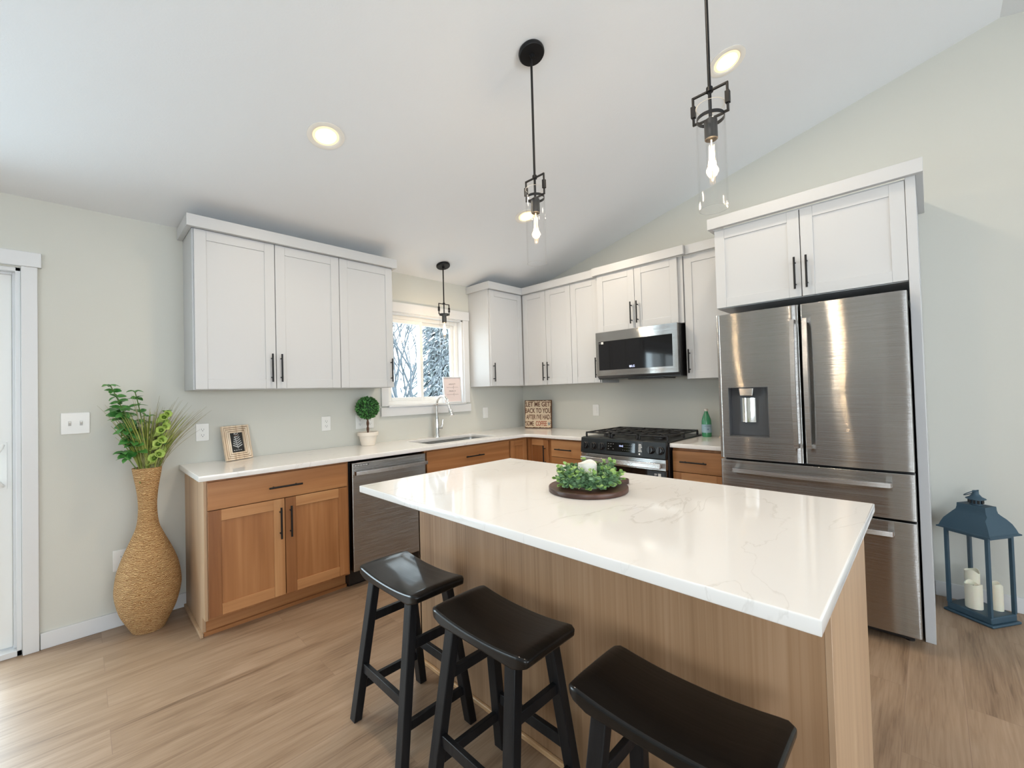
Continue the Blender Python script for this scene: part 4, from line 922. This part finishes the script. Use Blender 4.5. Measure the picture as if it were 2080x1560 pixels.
for k in range(15):
    u = 0.26 + 0.70 * k / 14; f_ = u * 12; i = min(int(f_), 11); c = pts[i].lerp(pts[i + 1], f_ - i); a = -PI / 2 + (k % 4 - 1.5) * 0.9 + rnd.uniform(-.2, .2)
    if k % 4 == 3: a += 1.2
    d_ = Vector((math.cos(a), math.sin(a), 0.35)).normalized(); s_ = 1.35 - 0.35 * u; q = d_.to_track_quat('Z', 'Y').to_matrix().to_4x4(); q.translation = c
    n0 = len(bm.verts); bm2 = nb(); lathe(bm2, [(0.003, 0.0), (0.008, 0.006), (0.014, 0.018), (0.022, 0.030), (0.021, 0.031), (0.012, 0.019), (0.005, 0.008)], 12, cap1=True, fn=lambda a_, z: 1 + 0.06 * math.cos(5 * a_)); ball(bm2, (0, 0, 0.016), 0.006, 1, mi=1)
    for f_ in bm2.faces:
        if f_.material_index == 0 and all(v_.co.z < 0.0195 and math.hypot(v_.co.x, v_.co.y) < 0.0135 for v_ in f_.verts): f_.material_index = 1
    bmesh.ops.transform(bm2, matrix=q @ Matrix.Scale(s_, 4), verts=bm2.verts); me = bpy.data.meshes.new('t'); bm2.to_mesh(me); bm2.free(); bm.from_mesh(me); bpy.data.meshes.remove(me)
obj('blossoms', bm, [LB, leafmat('olive_bell_throat', rgb('#5f7a2a'), rgb('#7d9640'))], t, smooth=50)
bm = nb()
for a in (-2.2, -1.2, -0.2, 0.9): leaf(bm, pts[-1], (math.cos(a), math.sin(a), 0.6), (0, 0, 1), 0.035, 0.02)
for a in (-0.3, -1.0): leaf(bm, pts[6], (math.cos(a), math.sin(a), 0.3), (0, 0, 1), 0.05, 0.035)
obj('leaves', bm, LG, t, smooth=60)

# ------------------------------------------------------------------ picture frame with leaf print
def easel_thing(name, label, cat, loc, rz, lean):
    t = thing(name, label, cat, loc, rz); return t
def fr_boards(bm, w_, h_, b, t0, t1, mi=0):
    for q in ((-w_ / 2, -w_ / 2 + b, 0, h_), (w_ / 2 - b, w_ / 2, 0, h_), (-w_ / 2 + b, w_ / 2 - b, 0, b), (-w_ / 2 + b, w_ / 2 - b, h_ - b, h_)): box(bm, q[0], q[1], t0, t1, q[2], q[3], mi)
def leaned(o, lean): o.rotation_euler = (-lean, 0, 0)
A_ = math.atan2(0.09, 0.193)
t = thing('picture_frame', 'whitewashed wood picture frame with a white fern print on black', 'picture frame', (-2.975, -0.082, 0.9175), A_)
w_, h_, le = 0.195, 0.235, 0.20
bm = nb()
for k, (a, b) in enumerate(((0, 0.011), (0.011, 0.014), (0.014, 0.024), (0.024, 0.027), (0.027, 0.037), (0.037, 0.040), (0.040, 0.050))):
    d_ = -0.022 + (0.006 if k % 2 else 0.0)
    W2, H2 = w_ / 2 - a, h_ - a; th = b - a
    for q in ((-W2, -W2 + th, a, H2), (W2 - th, W2, a, H2), (-W2 + th, W2 - th, a, a + th), (-W2 + th, W2 - th, H2 - th, H2)): box(bm, q[0], q[1], d_, -0.006, q[2], q[3], k % 2)
o = obj('frame', bm, [WASH, mat('brown_groove', (0.22, 0.13, 0.08), 0.8)], t, bevel=0.0015, seg=1); leaned(o, le)
bm = nb(); box(bm, -w_ / 2 + 0.049, w_ / 2 - 0.049, -0.011, -0.006, 0.049, h_ - 0.049, 0); pr_ = mat('black_print', (0.02, 0.022, 0.023), 0.35); wh = mat('pale_fern_print', (0.55, 0.56, 0.56), 0.5)
for k in range(8):
    z = 0.085 + k * 0.014; L2 = 0.034 - 0.0035 * k
    for s_ in (-1, 1): bar(bm, (0.004, -0.0113, z), (0.004 + s_ * L2, -0.0113, z + 0.016), 0.0007, 0.006 - 0.0003 * k, up=(0, 0, 1), mi=1)
bar(bm, (0.004, -0.0113, 0.075), (-0.012, -0.0113, 0.183), 0.0007, 0.003, up=(1, 0, 0), mi=1)
for k in range(4): box(bm, -0.03 + 0.016 * k, -0.020 + 0.016 * k, -0.0116, -0.011, 0.063, 0.067, 1)
o = obj('print', bm, [pr_, wh], t); leaned(o, le)
bm = nb(); bar(bm, (0, 0.02, 0.17), (0, 0.088, 0.003), 0.03, 0.004); obj('easel_back', bm, WALNUT, t)

# ------------------------------------------------------------------ topiary
t = thing('topiary', 'small round green topiary tree in a cream pot', 'potted plant', (-2.040, -0.112, 0.917))
POT = mat('cream_ceramic', (0.74, 0.68, 0.60), 0.6)
bm = nb(); lathe(bm, [(0.052, 0), (0.055, 0.002), (0.072, 0.078), (0.072, 0.082), (0.083, 0.084), (0.085, 0.108), (0.082, 0.113), (0.076, 0.111), (0.072, 0.095)], 40, cap1=False); pt = obj('pot', bm, POT, t, smooth=35)
bm = nb(); lathe(bm, [(0.001, 0.096), (0.073, 0.096)], 30, cap0=False, cap1=False); obj('soil', bm, mat('dark_soil', (0.03, 0.02, 0.014), 0.9), pt)
TR = mat('brown_bark', (0.10, 0.045, 0.025), 0.7)
bm = nb()
for ph in (0, PI):
    tube(bm, [(0.005 * math.cos(ph + k * 0.75), 0.005 * math.sin(ph + k * 0.75), 0.095 + k * 0.0115) for k in range(13)], 0.0065, 8)
obj('trunk', bm, TR, t, smooth=60)
bm = nb(); zc_ = 0.315; RR = 0.097; N = 800; rr_ = random.Random(5)
ball(bm, (0, 0, zc_), RR * 0.88, 3, mi=1)
for i in range(N):
    z = 1 - 2 * (i + 0.5) / N; r_ = math.sqrt(1 - z * z); a = i * 2.39996; d_ = Vector((r_ * math.cos(a), r_ * math.sin(a), z))
    tn = Vector((rr_.uniform(-1, 1), rr_.uniform(-1, 1), rr_.uniform(-1, 1))); dd_ = (d_ * 0.8 + tn * 0.75).normalized()
    leaf(bm, Vector((0, 0, zc_)) + d_ * (RR * 0.86), dd_, d_ if abs(dd_.dot(d_)) < 0.95 else tn, 0.020, 0.012, n=2)
obj('foliage', bm, [leafmat('topiary_green', rgb('#2a5c28'), rgb('#4f9044')), mat('topiary_core', (0.01, 0.035, 0.01), 0.8)], t)

# ------------------------------------------------------------------ pink sign on the sill
t = thing('framed_sign', 'white framed pink lettered sign standing on the window sill', 'sign', (-1.052, 0.004, 1.2415), math.radians(-14))
w_, h_ = 0.196, 0.262; le = 0.09
bm = nb(); fr_boards(bm, w_, h_, 0.009, -0.022, 0); o = obj('frame', bm, TRIM, t, bevel=0.001, seg=1); leaned(o, le)
bm = nb(); box(bm, -w_ / 2 + 0.009, w_ / 2 - 0.009, -0.012, -0.004, 0.009, h_ - 0.009); PK = mat('pale_pink_card', (0.70, 0.60, 0.585), 0.6); o = obj('card', bm, PK, t); leaned(o, le)
INK = mat('grey_brown_ink', (0.16, 0.13, 0.12), 0.6); ls = []
for s_, z, sz in (('HEAVY', 0.188, 0.020), ('MERCY', 0.116, 0.020)):
    ls.append(text('lettering', s_, sz, INK, t, (0, -0.0126, z), (PI / 2, 0, 0), space=1.25))
bm = nb()
for z0, ph in ((0.155, 0.0), (0.083, 1.4)):
    p = [(-0.064 + 0.128 * i / 40, -0.0126, z0 + 0.0035 * math.sin(i * 0.9 + ph) * (1 if i % 9 < 6 else 0.3)) for i in range(41)]; tube(bm, p, 0.0009, 4)
    tube(bm, [(0.016, -0.0126, z0 + 0.018), (0.012, -0.0126, z0), (0.014, -0.0126, z0 - 0.018)], 0.0010, 4)
k = obj('script', bm, INK, t); ls.append(k); o = merge_text(ls, 'lettering', INK, t); leaned(o, le)

# ------------------------------------------------------------------ coffee sign
PY = math.atan2(-0.32, 0.105)
t = thing('wooden_sign', 'square wooden sign with coffee saying leaning in the counter corner', 'sign', (-0.110, -0.335, 0.9175), PY)
w_, h_ = 0.325, 0.315; le = 0.05
CR = mat('distressed_cream_paint', (0.66, 0.53, 0.38), 0.7, bump=(40, 0.3, 0.002)); BRN = mat('worn_brown_edge', (0.12, 0.055, 0.025), 0.7)
bm = nb(); box(bm, -w_ / 2, w_ / 2, -0.018, 0, 0, h_); o = obj('board', bm, BRN, t, bevel=0.002); leaned(o, le)
bm = nb(); n = 28; pts = []; rq = random.Random(9)
for (ax0, az0, ax1, az1) in ((-1, 0, 1, 0), (1, 0, 1, 1), (1, 1, -1, 1), (-1, 1, -1, 0)):
    for i in range(n):
        u = i / n; x = (ax0 + (ax1 - ax0) * u) * (w_ / 2 - 0.010); z = 0.010 + (az0 + (az1 - az0) * u) * (h_ - 0.020)
        jx = rq.uniform(-0.004, 0.004); jz = rq.uniform(-0.004, 0.004); pts.append((x + jx, z + jz))
prism(bm, pts, -0.0195, -0.0178, ax='Y'); o = obj('painted_face', bm, CR, t); leaned(o, le)
RED = mat('rust_red_letter', (0.34, 0.085, 0.045), 0.7); DKB = mat('brown_letter', (0.13, 0.055, 0.03), 0.7)
def line(s_, z, x, size, sx, m): return text('lettering', s_, size, m, t, (x, -0.0205, z), (PI / 2, 0, 0), sx=sx, bold=0.0015)
ls = [line('LET ME GET', 0.266, 0, 0.074, 0.76, DKB), line('BACK TO YOU', 0.194, 0, 0.074, 0.635, DKB), line("AFTER I'VE HAD", 0.122, 0, 0.074, 0.545, DKB), line('SOME', 0.050, -0.098, 0.074, 0.50, DKB)]
o = merge_text(ls, 'lettering', DKB, t); leaned(o, le)
o = merge_text([line('COFFEE', 0.050, 0.040, 0.074, 0.52, RED)], 'lettering', RED, t); leaned(o, le)
bm = nb(); star = []
for k in range(10):
    r_ = 0.026 if k % 2 == 0 else 0.011; star.append((0.134 + r_ * math.sin(k * PI / 5) * 0.8, 0.050 + r_ * math.cos(k * PI / 5)))
prism(bm, star, -0.0215, -0.0195, ax='Y'); o = obj('star', bm, mat('grey_blue_paint', (0.20, 0.23, 0.25), 0.6), t); leaned(o, le)

# ------------------------------------------------------------------ green bottle
GG = mat('green_glass', (0.02, 0.22, 0.09), 0.08, coat=0.3); GG.node_tree.nodes['Principled BSDF'].inputs['Transmission Weight'].default_value = 0.35; GG.node_tree.nodes['Principled BSDF'].inputs['Base Color'].default_value = (0.09, 0.45, 0.22, 1)
t = thing('water_bottle', 'green glass water bottle with pale blue label beside the range', 'bottle', (-0.090, -2.165, 0.917), math.radians(-55))
bm = nb(); lathe(bm, catmull([(0.033, 0.0), (0.037, 0.006), (0.0375, 0.04), (0.0375, 0.118), (0.0345, 0.145), (0.026, 0.172), (0.0165, 0.198), (0.0140, 0.214)], 4), 32); obj('bottle_body', bm, GG, t, smooth=50)
bm = nb(); lathe(bm, [(0.0155, 0.212), (0.0160, 0.214), (0.0160, 0.229), (0.014, 0.231)], 24); tag(obj('cap', bm, POT, t, smooth=40), 'cream screw cap')
bm = nb(); lathe(bm, [(0.0380, 0.036), (0.0382, 0.037), (0.0382, 0.103), (0.0380, 0.104)], 32, cap0=False, cap1=False); lb = obj('label', bm, mat('pale_blue_paper', (0.36, 0.52, 0.60), 0.6), t, smooth=40)
NAV = mat('navy_print', (0.03, 0.06, 0.16), 0.6)
def wrap(s_, z, sz, r_=0.0385):
    o = text('lettering', s_, sz, NAV, lb, (0, 0, 0), (0, 0, 0), extrude=0.0002); me = o.data
    for v_ in me.vertices:
        a = v_.co.x / r_; d_ = r_ + v_.co.z; v_.co = Vector((d_ * math.sin(a), -d_ * math.cos(a), z + v_.co.y))
    return o
merge_text([wrap('S.PELLEGRINO', 0.090, 0.0085)], 'lettering', NAV, lb)
bm = nb(); 
for k in range(10): pass
st_ = []
for k in range(10):
    r_ = 0.011 if k % 2 == 0 else 0.0045; st_.append((r_ * math.sin(k * PI / 5), 0.064 + r_ * math.cos(k * PI / 5)))
prism(bm, st_, -0.0392, -0.0380, ax='Y'); obj('star_mark', bm, mat('label_grey', (0.16, 0.22, 0.36), 0.6), lb)

# small leaning frame hidden by the refrigerator
t = thing('picture_frame', 'small pale wood frame leaning on the wall mostly behind the refrigerator', 'picture frame', (-0.090, -2.345, 0.9175), RB)
bm = nb(); fr_boards(bm, 0.15, 0.20, 0.016, -0.014, 0); o = obj('frame', bm, WASH, t, bevel=0.001, seg=1); leaned(o, 0.32)
bm = nb(); box(bm, -0.06, 0.06, -0.008, -0.003, 0.015, 0.185); o = obj('print', bm, PK, t); leaned(o, 0.32)
bm = nb(); box(bm, -0.075, 0.075, -0.03, 0.0, 0, 0.006); obj('ledge', bm, WASH, t, bevel=0.001, seg=1)

# ------------------------------------------------------------------ centrepiece on the island
TX, TY = -2.268, -2.478
t = thing('serving_board', 'round dark walnut serving board with a short handle on the island', 'serving board', (TX, TY, 0.9175))
hd = math.atan2(-0.045, 0.205)
def ring_pts(r_, n=56):
    hw = 0.030; P = []
    a0 = math.asin(hw / r_)
    for i in range(n + 1):
        a = hd + a0 * 1.25 + (2 * PI - 2.5 * a0) * i / n; P.append((r_ * math.cos(a), r_ * math.sin(a)))
    ex = 0.232; ux, uy = math.cos(hd), math.sin(hd)
    cap = []
    for i in range(11):
        b = -PI / 2 + PI * i / 10; lx = ex - hw + (hw) * math.cos(b); ly = (hw) * math.sin(b); cap.append((lx * ux - ly * uy, lx * uy + ly * ux))
    return P + cap
loc_hole = [(math.cos(hd) * 0.206 + 0.009 * math.cos(-a), math.sin(hd) * 0.206 + 0.009 * math.sin(-a)) for a in [2 * PI * k / 16 for k in range(16)]]
o = slab('board', ring_pts(0.162), [loc_hole], 0.0, 0.020, WALNUT, t, bevel=0.004)
def wax(name, bm_args, m): pass
IV = mat('ivory_wax', (0.80, 0.76, 0.62), 0.5); IV.node_tree.nodes['Principled BSDF'].inputs['Subsurface Weight'].default_value = 0.15; IV.node_tree.nodes['Principled BSDF'].inputs['Subsurface Scale'].default_value = 0.02
WX = mat('white_wax', (0.82, 0.79, 0.72), 0.5)
def candle(label, loc, r_, h_, m, group=None, ph=0.0, dip=0.008, flat=False):
    t = thing('pillar_candle', label, 'candle', loc, 0, group); bm = nb(); n = 40; rings = []
    def hh(a): return h_ + dip * math.sin(2 * a + ph) + dip * 0.6 * math.sin(a * 3 + ph * 2)
    spec = [(1.0, 0), (1.0, 0.5), (1.0, -1), (0.90, -1.0), (0.86, -2)]
    for rr, zz in spec:
        ring = []
        for k in range(n):
            a = 2 * PI * k / n; z = 0 if zz == 0 else (h_ * 0.5 if zz == 0.5 else (hh(a) if zz == -1 else h_ - dip * 2.2)); ring.append(bm.verts.new((r_ * rr * math.cos(a), r_ * rr * math.sin(a), z)))
        rings.append(ring)
    for i in range(len(rings) - 1):
        for k in range(n): bm.faces.new((rings[i][k], rings[i][(k + 1) % n], rings[i + 1][(k + 1) % n], rings[i + 1][k]))
    bm.faces.new(list(reversed(rings[0]))); bm.faces.new(rings[-1]); obj('wax', bm, m, t, smooth=50)
    bm = nb(); tube(bm, [(0, 0, h_ - dip * 2.3), (0.001, 0, h_ - dip * 2.2 + 0.008)], 0.0011, 6); obj('wick', bm, BLKP, t); return t
candle('white pillar candle inside the eucalyptus ring on the island', (TX, TY, 0.9380), 0.0385, 0.093, WX, ph=0.6, dip=0.005)
t = thing('eucalyptus_wreath', 'ring of green eucalyptus leaves around the island candle', 'wreath', (TX, TY, 0.9380))
rw = random.Random(21); bm = nb(); bs = nb(); bl = nb()
for k in range(3): tube(bs, [((0.074 + 0.006 * math.cos(6 * a + k * 2)) * math.cos(a), (0.074 + 0.006 * math.cos(6 * a + k * 2)) * math.sin(a), 0.014 + 0.008 * k + 0.004 * math.sin(5 * a + k)) for a in [2 * PI * i / 48 for i in range(48)]], 0.0025, 5, closed=True)
for i in range(120):
    a = 2 * PI * i / 120 + rw.uniform(-.05, .05); up_ = rw.uniform(-0.35, 1.15); out_ = rw.uniform(0.15, 1.1)
    b0 = Vector((0.072 * math.cos(a), 0.072 * math.sin(a), 0.016)); d_ = Vector((math.cos(a + rw.uniform(-.5, .5)) * out_, math.sin(a + rw.uniform(-.5, .5)) * out_, up_)).normalized(); ln = rw.uniform(0.05, 0.085)
    if d_.z < 0.35: ln *= 0.85
    e_ = b0 + d_ * ln; e_.z = max(e_.z, 0.012); rad = math.hypot(e_.x, e_.y)
    if rad < 0.052: e_.x *= 0.054 / rad; e_.y *= 0.054 / rad
    tube(bs, [b0, b0.lerp(e_, 0.5) + Vector((0, 0, 0.004)), e_], 0.0011, 4)
    for j in range(7):
        u = 0.15 + 0.85 * j / 6; c = b0.lerp(e_, u); s_ = rw.uniform(0.017, 0.027) * (1.15 - 0.45 * u)
        for sd in (0, 1):
            q = Vector((rw.uniform(-1, 1), rw.uniform(-1, 1), rw.uniform(-0.3, 1.0))) + Vector((math.cos(a), math.sin(a), 0)) * 0.35; q.normalize()
            if math.hypot(c.x + q.x * s_, c.y + q.y * s_) < 0.044: q.x, q.y = abs(q.x) * math.cos(a), abs(q.x) * math.sin(a)
            if c.z + q.z * s_ < 0.006: q.z = abs(q.z)
            lb_ = bl if u > 0.9 else bm
            leaf(lb_, c, q, (rw.uniform(-1, 1), rw.uniform(-1, 1), 1.2), s_, s_ * 0.95, n=4, cup=0.1)
obj('stems', bs, STG, t)
obj('leaves', bm, leafmat('eucalyptus_leaf', rgb('#557d52'), rgb('#8fb089'), 0.55), t, smooth=60); tag(obj('young_leaves', bl, leafmat('young_eucalyptus_leaf', rgb('#74984a'), rgb('#98b96a'), 0.5), t, smooth=60), 'bright yellow green tips')

# ------------------------------------------------------------------ lantern
BLU = mat('weathered_blue_metal', (0.030, 0.068, 0.100), 0.55, bump=(60, 0.25, 0.002))
LA = math.atan2(0.825, 0.566)      # direction of the long side
t = thing('floor_lantern', 'blue metal lantern with curved roof standing by the right wall', 'lantern', (-0.195, -3.662, 0), LA)
L1, L2 = 0.225, 0.205              # long side along local x, short side along local y
bm = nb(); box(bm, -L1 / 2, L1 / 2, -L2 / 2, L2 / 2, 0, 0.014); box(bm, -L1 / 2 + 0.012, L1 / 2 - 0.012, -L2 / 2 + 0.012, L2 / 2 - 0.012, 0.014, 0.050); obj('base', bm, BLU, t, bevel=0.005)
px_, py_ = L1 / 2 - 0.020, L2 / 2 - 0.018
for sx in (-1, 1):
    for sy in (-1, 1): bm = nb(); box(bm, sx * px_ - 0.008, sx * px_ + 0.008, sy * py_ - 0.008, sy * py_ + 0.008, 0.050, 0.483); obj('post', bm, BLU, t, bevel=0.001, seg=1)
bm = nb()
for z0, z1 in ((0.463, 0.480),):
    box(bm, -px_ + 0.008, px_ - 0.008, -py_ - 0.007, -py_ + 0.007, z0, z1); box(bm, -px_ + 0.008, px_ - 0.008, py_ - 0.007, py_ + 0.007, z0, z1); box(bm, -px_ - 0.007, -px_ + 0.007, -py_ + 0.008, py_ - 0.008, z0, z1); box(bm, px_ - 0.007, px_ + 0.007, -py_ + 0.008, py_ - 0.008, z0, z1)
obj('top_rail', bm, BLU, t)
bm = nb()
prof = [(1.10, 0.480), (1.10, 0.486), (1.02, 0.491), (0.97, 0.510), (0.88, 0.536), (0.74, 0.560), (0.58, 0.578), (0.50, 0.590), (0.47, 0.606), (0.46, 0.626)]
loops = []
for s_, z in prof:
    a_ = L1 / 2 * s_ + (0.012 if s_ < 0.6 else 0); b_ = L2 / 2 * s_ * (0.86 if s_ < 0.6 else 1); loops.append([bm.verts.new(p) for p in ((-a_, -b_, z), (a_, -b_, z), (a_, b_, z), (-a_, b_, z))])
for a, b in zip(loops, loops[1:]):
    for k in range(4): bm.faces.new((a[k], a[(k + 1) % 4], b[(k + 1) % 4], b[k]))
bm.faces.new(loops[-1]); bm.faces.new(list(reversed(loops[0]))); obj('roof', bm, BLU, t, smooth=25)
bm = nb(); lathe(bm, [(0.026, 0.624), (0.026, 0.658)], 24); 
for k in range(10):
    a = 2 * PI * k / 10; box(bm, 0.027 * math.cos(a) - 0.004, 0.027 * math.cos(a) + 0.004, 0.027 * math.sin(a) - 0.004, 0.027 * math.sin(a) + 0.004, 0.634, 0.652, 1)
lathe(bm, [(0.042, 0.658), (0.041, 0.661), (0.025, 0.670), (0.014, 0.686), (0.013, 0.703), (0.010, 0.705)], 28); obj('chimney', bm, [BLU, BLKP], t, smooth=40)
bm = nb(); tube(bm, [(0.020 + 0.030 * math.cos(a), 0.030 * math.sin(a) * 0.9, 0.688 - 0.020 * math.cos(a) ) for a in [2 * PI * k / 24 for k in range(24)]], 0.0024, 6, closed=True); obj('ring', bm, BLU, t, smooth=60)
for (ax_, sg) in (('y', -1), ('y', 1), ('x', -1), ('x', 1)):
    bm = nb()
    if ax_ == 'y': box(bm, -px_ + 0.008, px_ - 0.008, sg * py_ - 0.001, sg * py_ + 0.001, 0.050, 0.463)
    else: box(bm, sg * px_ - 0.001, sg * px_ + 0.001, -py_ + 0.008, py_ - 0.008, 0.050, 0.463)
    obj('glass_pane', bm, GLASS, t)
ML = Matrix.Translation((-0.195, -3.662, 0)) @ Matrix.Rotation(LA, 4, 'Z')
for label, lx, ly, r_, h_, ph in (('tallest ivory candle at the back inside the blue lantern', 0.050, -0.025, 0.032, 0.185, 2.2), ('front left ivory candle inside the blue lantern', 0.010, 0.032, 0.036, 0.132, 0.4), ('right ivory candle inside the blue lantern', -0.038, -0.055, 0.026, 0.140, 1.2)):
    p = ML @ Vector((lx, ly, 0.0505)); candle(label, p, r_, h_, IV, 'candles inside the lantern', ph, 0.007)

# ------------------------------------------------------------------ outdoors
SNOW = mat('snow', (0.42, 0.47, 0.52), 0.9); BARK = mat('frosted_bark', (0.10, 0.118, 0.135), 0.9); NDL = mat('dark_spruce_needles', (0.15, 0.185, 0.195), 0.9)
bm = nb(); box(bm, -16, 16, 0.6, 40, -0.35, -0.25); o = structure('ground', bm, SNOW, label='snow covered yard outside the window')
def bare(bm, p, d, ln, r_, lv, rn):
    n = 5; pts = [Vector(p)]; dd = Vector(d).normalized()
    for i in range(n):
        dd = (dd + Vector((rn.uniform(-.16, .16), rn.uniform(-.16, .16), rn.uniform(-.04, .10)))).normalized(); pts.append(pts[-1] + dd * ln / n)
    tube(bm, pts, [r_ * (1 - 0.45 * i / n) for i in range(n + 1)], 5)
    if lv == 0 or r_ < 0.002: return
    for k in range(3 if lv > 1 else 3):
        i = rn.randint(2, n); a = rn.uniform(0, 2 * PI); sp = rn.uniform(0.35, 0.8)
        q = (dd + Vector((math.cos(a) * sp, math.sin(a) * sp * 0.7, rn.uniform(-.1, .3)))).normalized(); bare(bm, pts[i], q, ln * rn.uniform(0.55, 0.8), r_ * 0.55, lv - 1, rn)
for lab, x, y, sd, lean in (('bare snowy tree with slanting trunks seen through left pane', 1.75, 5.2, 4, -0.28), ('bare frosted tree farther back outside the left pane', 2.0, 10.5, 11, 0.0), ('distant bare tree beyond the hedge outside the left pane', 3.2, 17.5, 23, -0.1)):
    t = thing('bare_tree', lab, 'tree', (x, y, -0.25)); rn = random.Random(sd); bm = nb()
    for k in range(5): bare(bm, (rn.uniform(-.1, .1), rn.uniform(-.1, .1), 0), (lean + rn.uniform(-.25, .25), rn.uniform(-.1, .1), 1), 1.9 + y * 0.06, 0.030 + y * 0.0022, 5, rn)
    obj('branches', bm, BARK, t)
t = thing('spruce_tree', 'snow covered spruce tree filling the right pane', 'tree', (4.25, 7.4, -0.25)); rn = random.Random(2)
bm = nb(); tube(bm, [(0, 0, 0), (0, 0, 6.5)], [0.13, 0.03], 8); obj('trunk', bm, BARK, t)
bm = nb(); b2 = nb(); Hs = 6.8
z = 0.5
while z < 6.6:
    R0 = 1.55 * (1 - z / Hs) + 0.1; nb_ = int(10 + 16 * R0)
    for k in range(nb_):
        a = 2 * PI * (k + rn.random() * 0.7) / nb_; d_ = Vector((math.cos(a), math.sin(a), -0.42 + rn.uniform(-.12, .12))); L_ = R0 * rn.uniform(0.85, 1.1); zz = z + rn.uniform(-.06, .06)
        if math.sin(a) > 0.5: continue
        leaf(bm, (0, 0, zz), d_, (0, 0, 1), L_, 0.20 * rn.uniform(0.7, 1.2), n=5, cup=0.12)
        for q in range(4):
            u = rn.uniform(0.45, 1.0); hd_ = rn.choice((-1, 1)); leaf(b2, Vector((rn.uniform(-.05, .05), -0.02, zz + 0.035)) + d_.normalized() * (L_ * u), (-math.sin(a) * hd_, math.cos(a) * hd_, rn.uniform(-.35, .1)), (0, -0.5, 1), rn.uniform(0.08, 0.22), rn.uniform(0.04, 0.075), n=2, cup=0.3)
    z += 0.13
for i in range(5000):
    z = 0.6 + (Hs - 0.6) * rn.random() ** 1.7; R0 = 1.60 * (1 - z / Hs) + 0.05; a = rn.uniform(0, 2 * PI)
    if math.sin(a) > 0.35: a = -a
    rr = R0 * rn.uniform(0.6, 1.02) * (0.9 + 0.13 * math.sin(z * 22 + 2 * a)); p = Vector((rr * math.cos(a), rr * math.sin(a), z - rr * 0.25)); d_ = Vector((math.cos(a), math.sin(a), -0.45 + rn.uniform(-.3, .3)))
    leaf(bm, p, d_, (0, 0, 1), rn.uniform(0.12, 0.22), rn.uniform(0.03, 0.06), n=1, cup=0.3)
    if rn.random() < 0.5: leaf(b2, p + Vector((0, -0.01, 0.02)) + d_ * 0.04, d_, (0, 0, 1), rn.uniform(0.08, 0.16), rn.uniform(0.04, 0.08), n=1, cup=0.3)
obj('needles', bm, NDL, t); obj('snow_load', b2, SNOW, t)
t = thing('snowy_hedge', 'low snow dusted hedge beyond the yard', 'hedge', (1.0, 14.0, -0.25)); bm = nb(); b2 = nb()
for i in range(900):
    p = Vector((rn.uniform(-5, 7), rn.uniform(-.6, .6), rn.uniform(0.0, 2.3) * (0.8 + 0.2 * math.sin(i)))); d_ = Vector((rn.uniform(-1, 1), rn.uniform(-1, 0.4), rn.uniform(-.2, 1))); leaf(bm if i % 2 else b2, p, d_, (0, 0, 1), rn.uniform(0.2, 0.5), 0.06, n=2)
obj('twigs', bm, BARK, t); obj('snow_load', b2, SNOW, t)
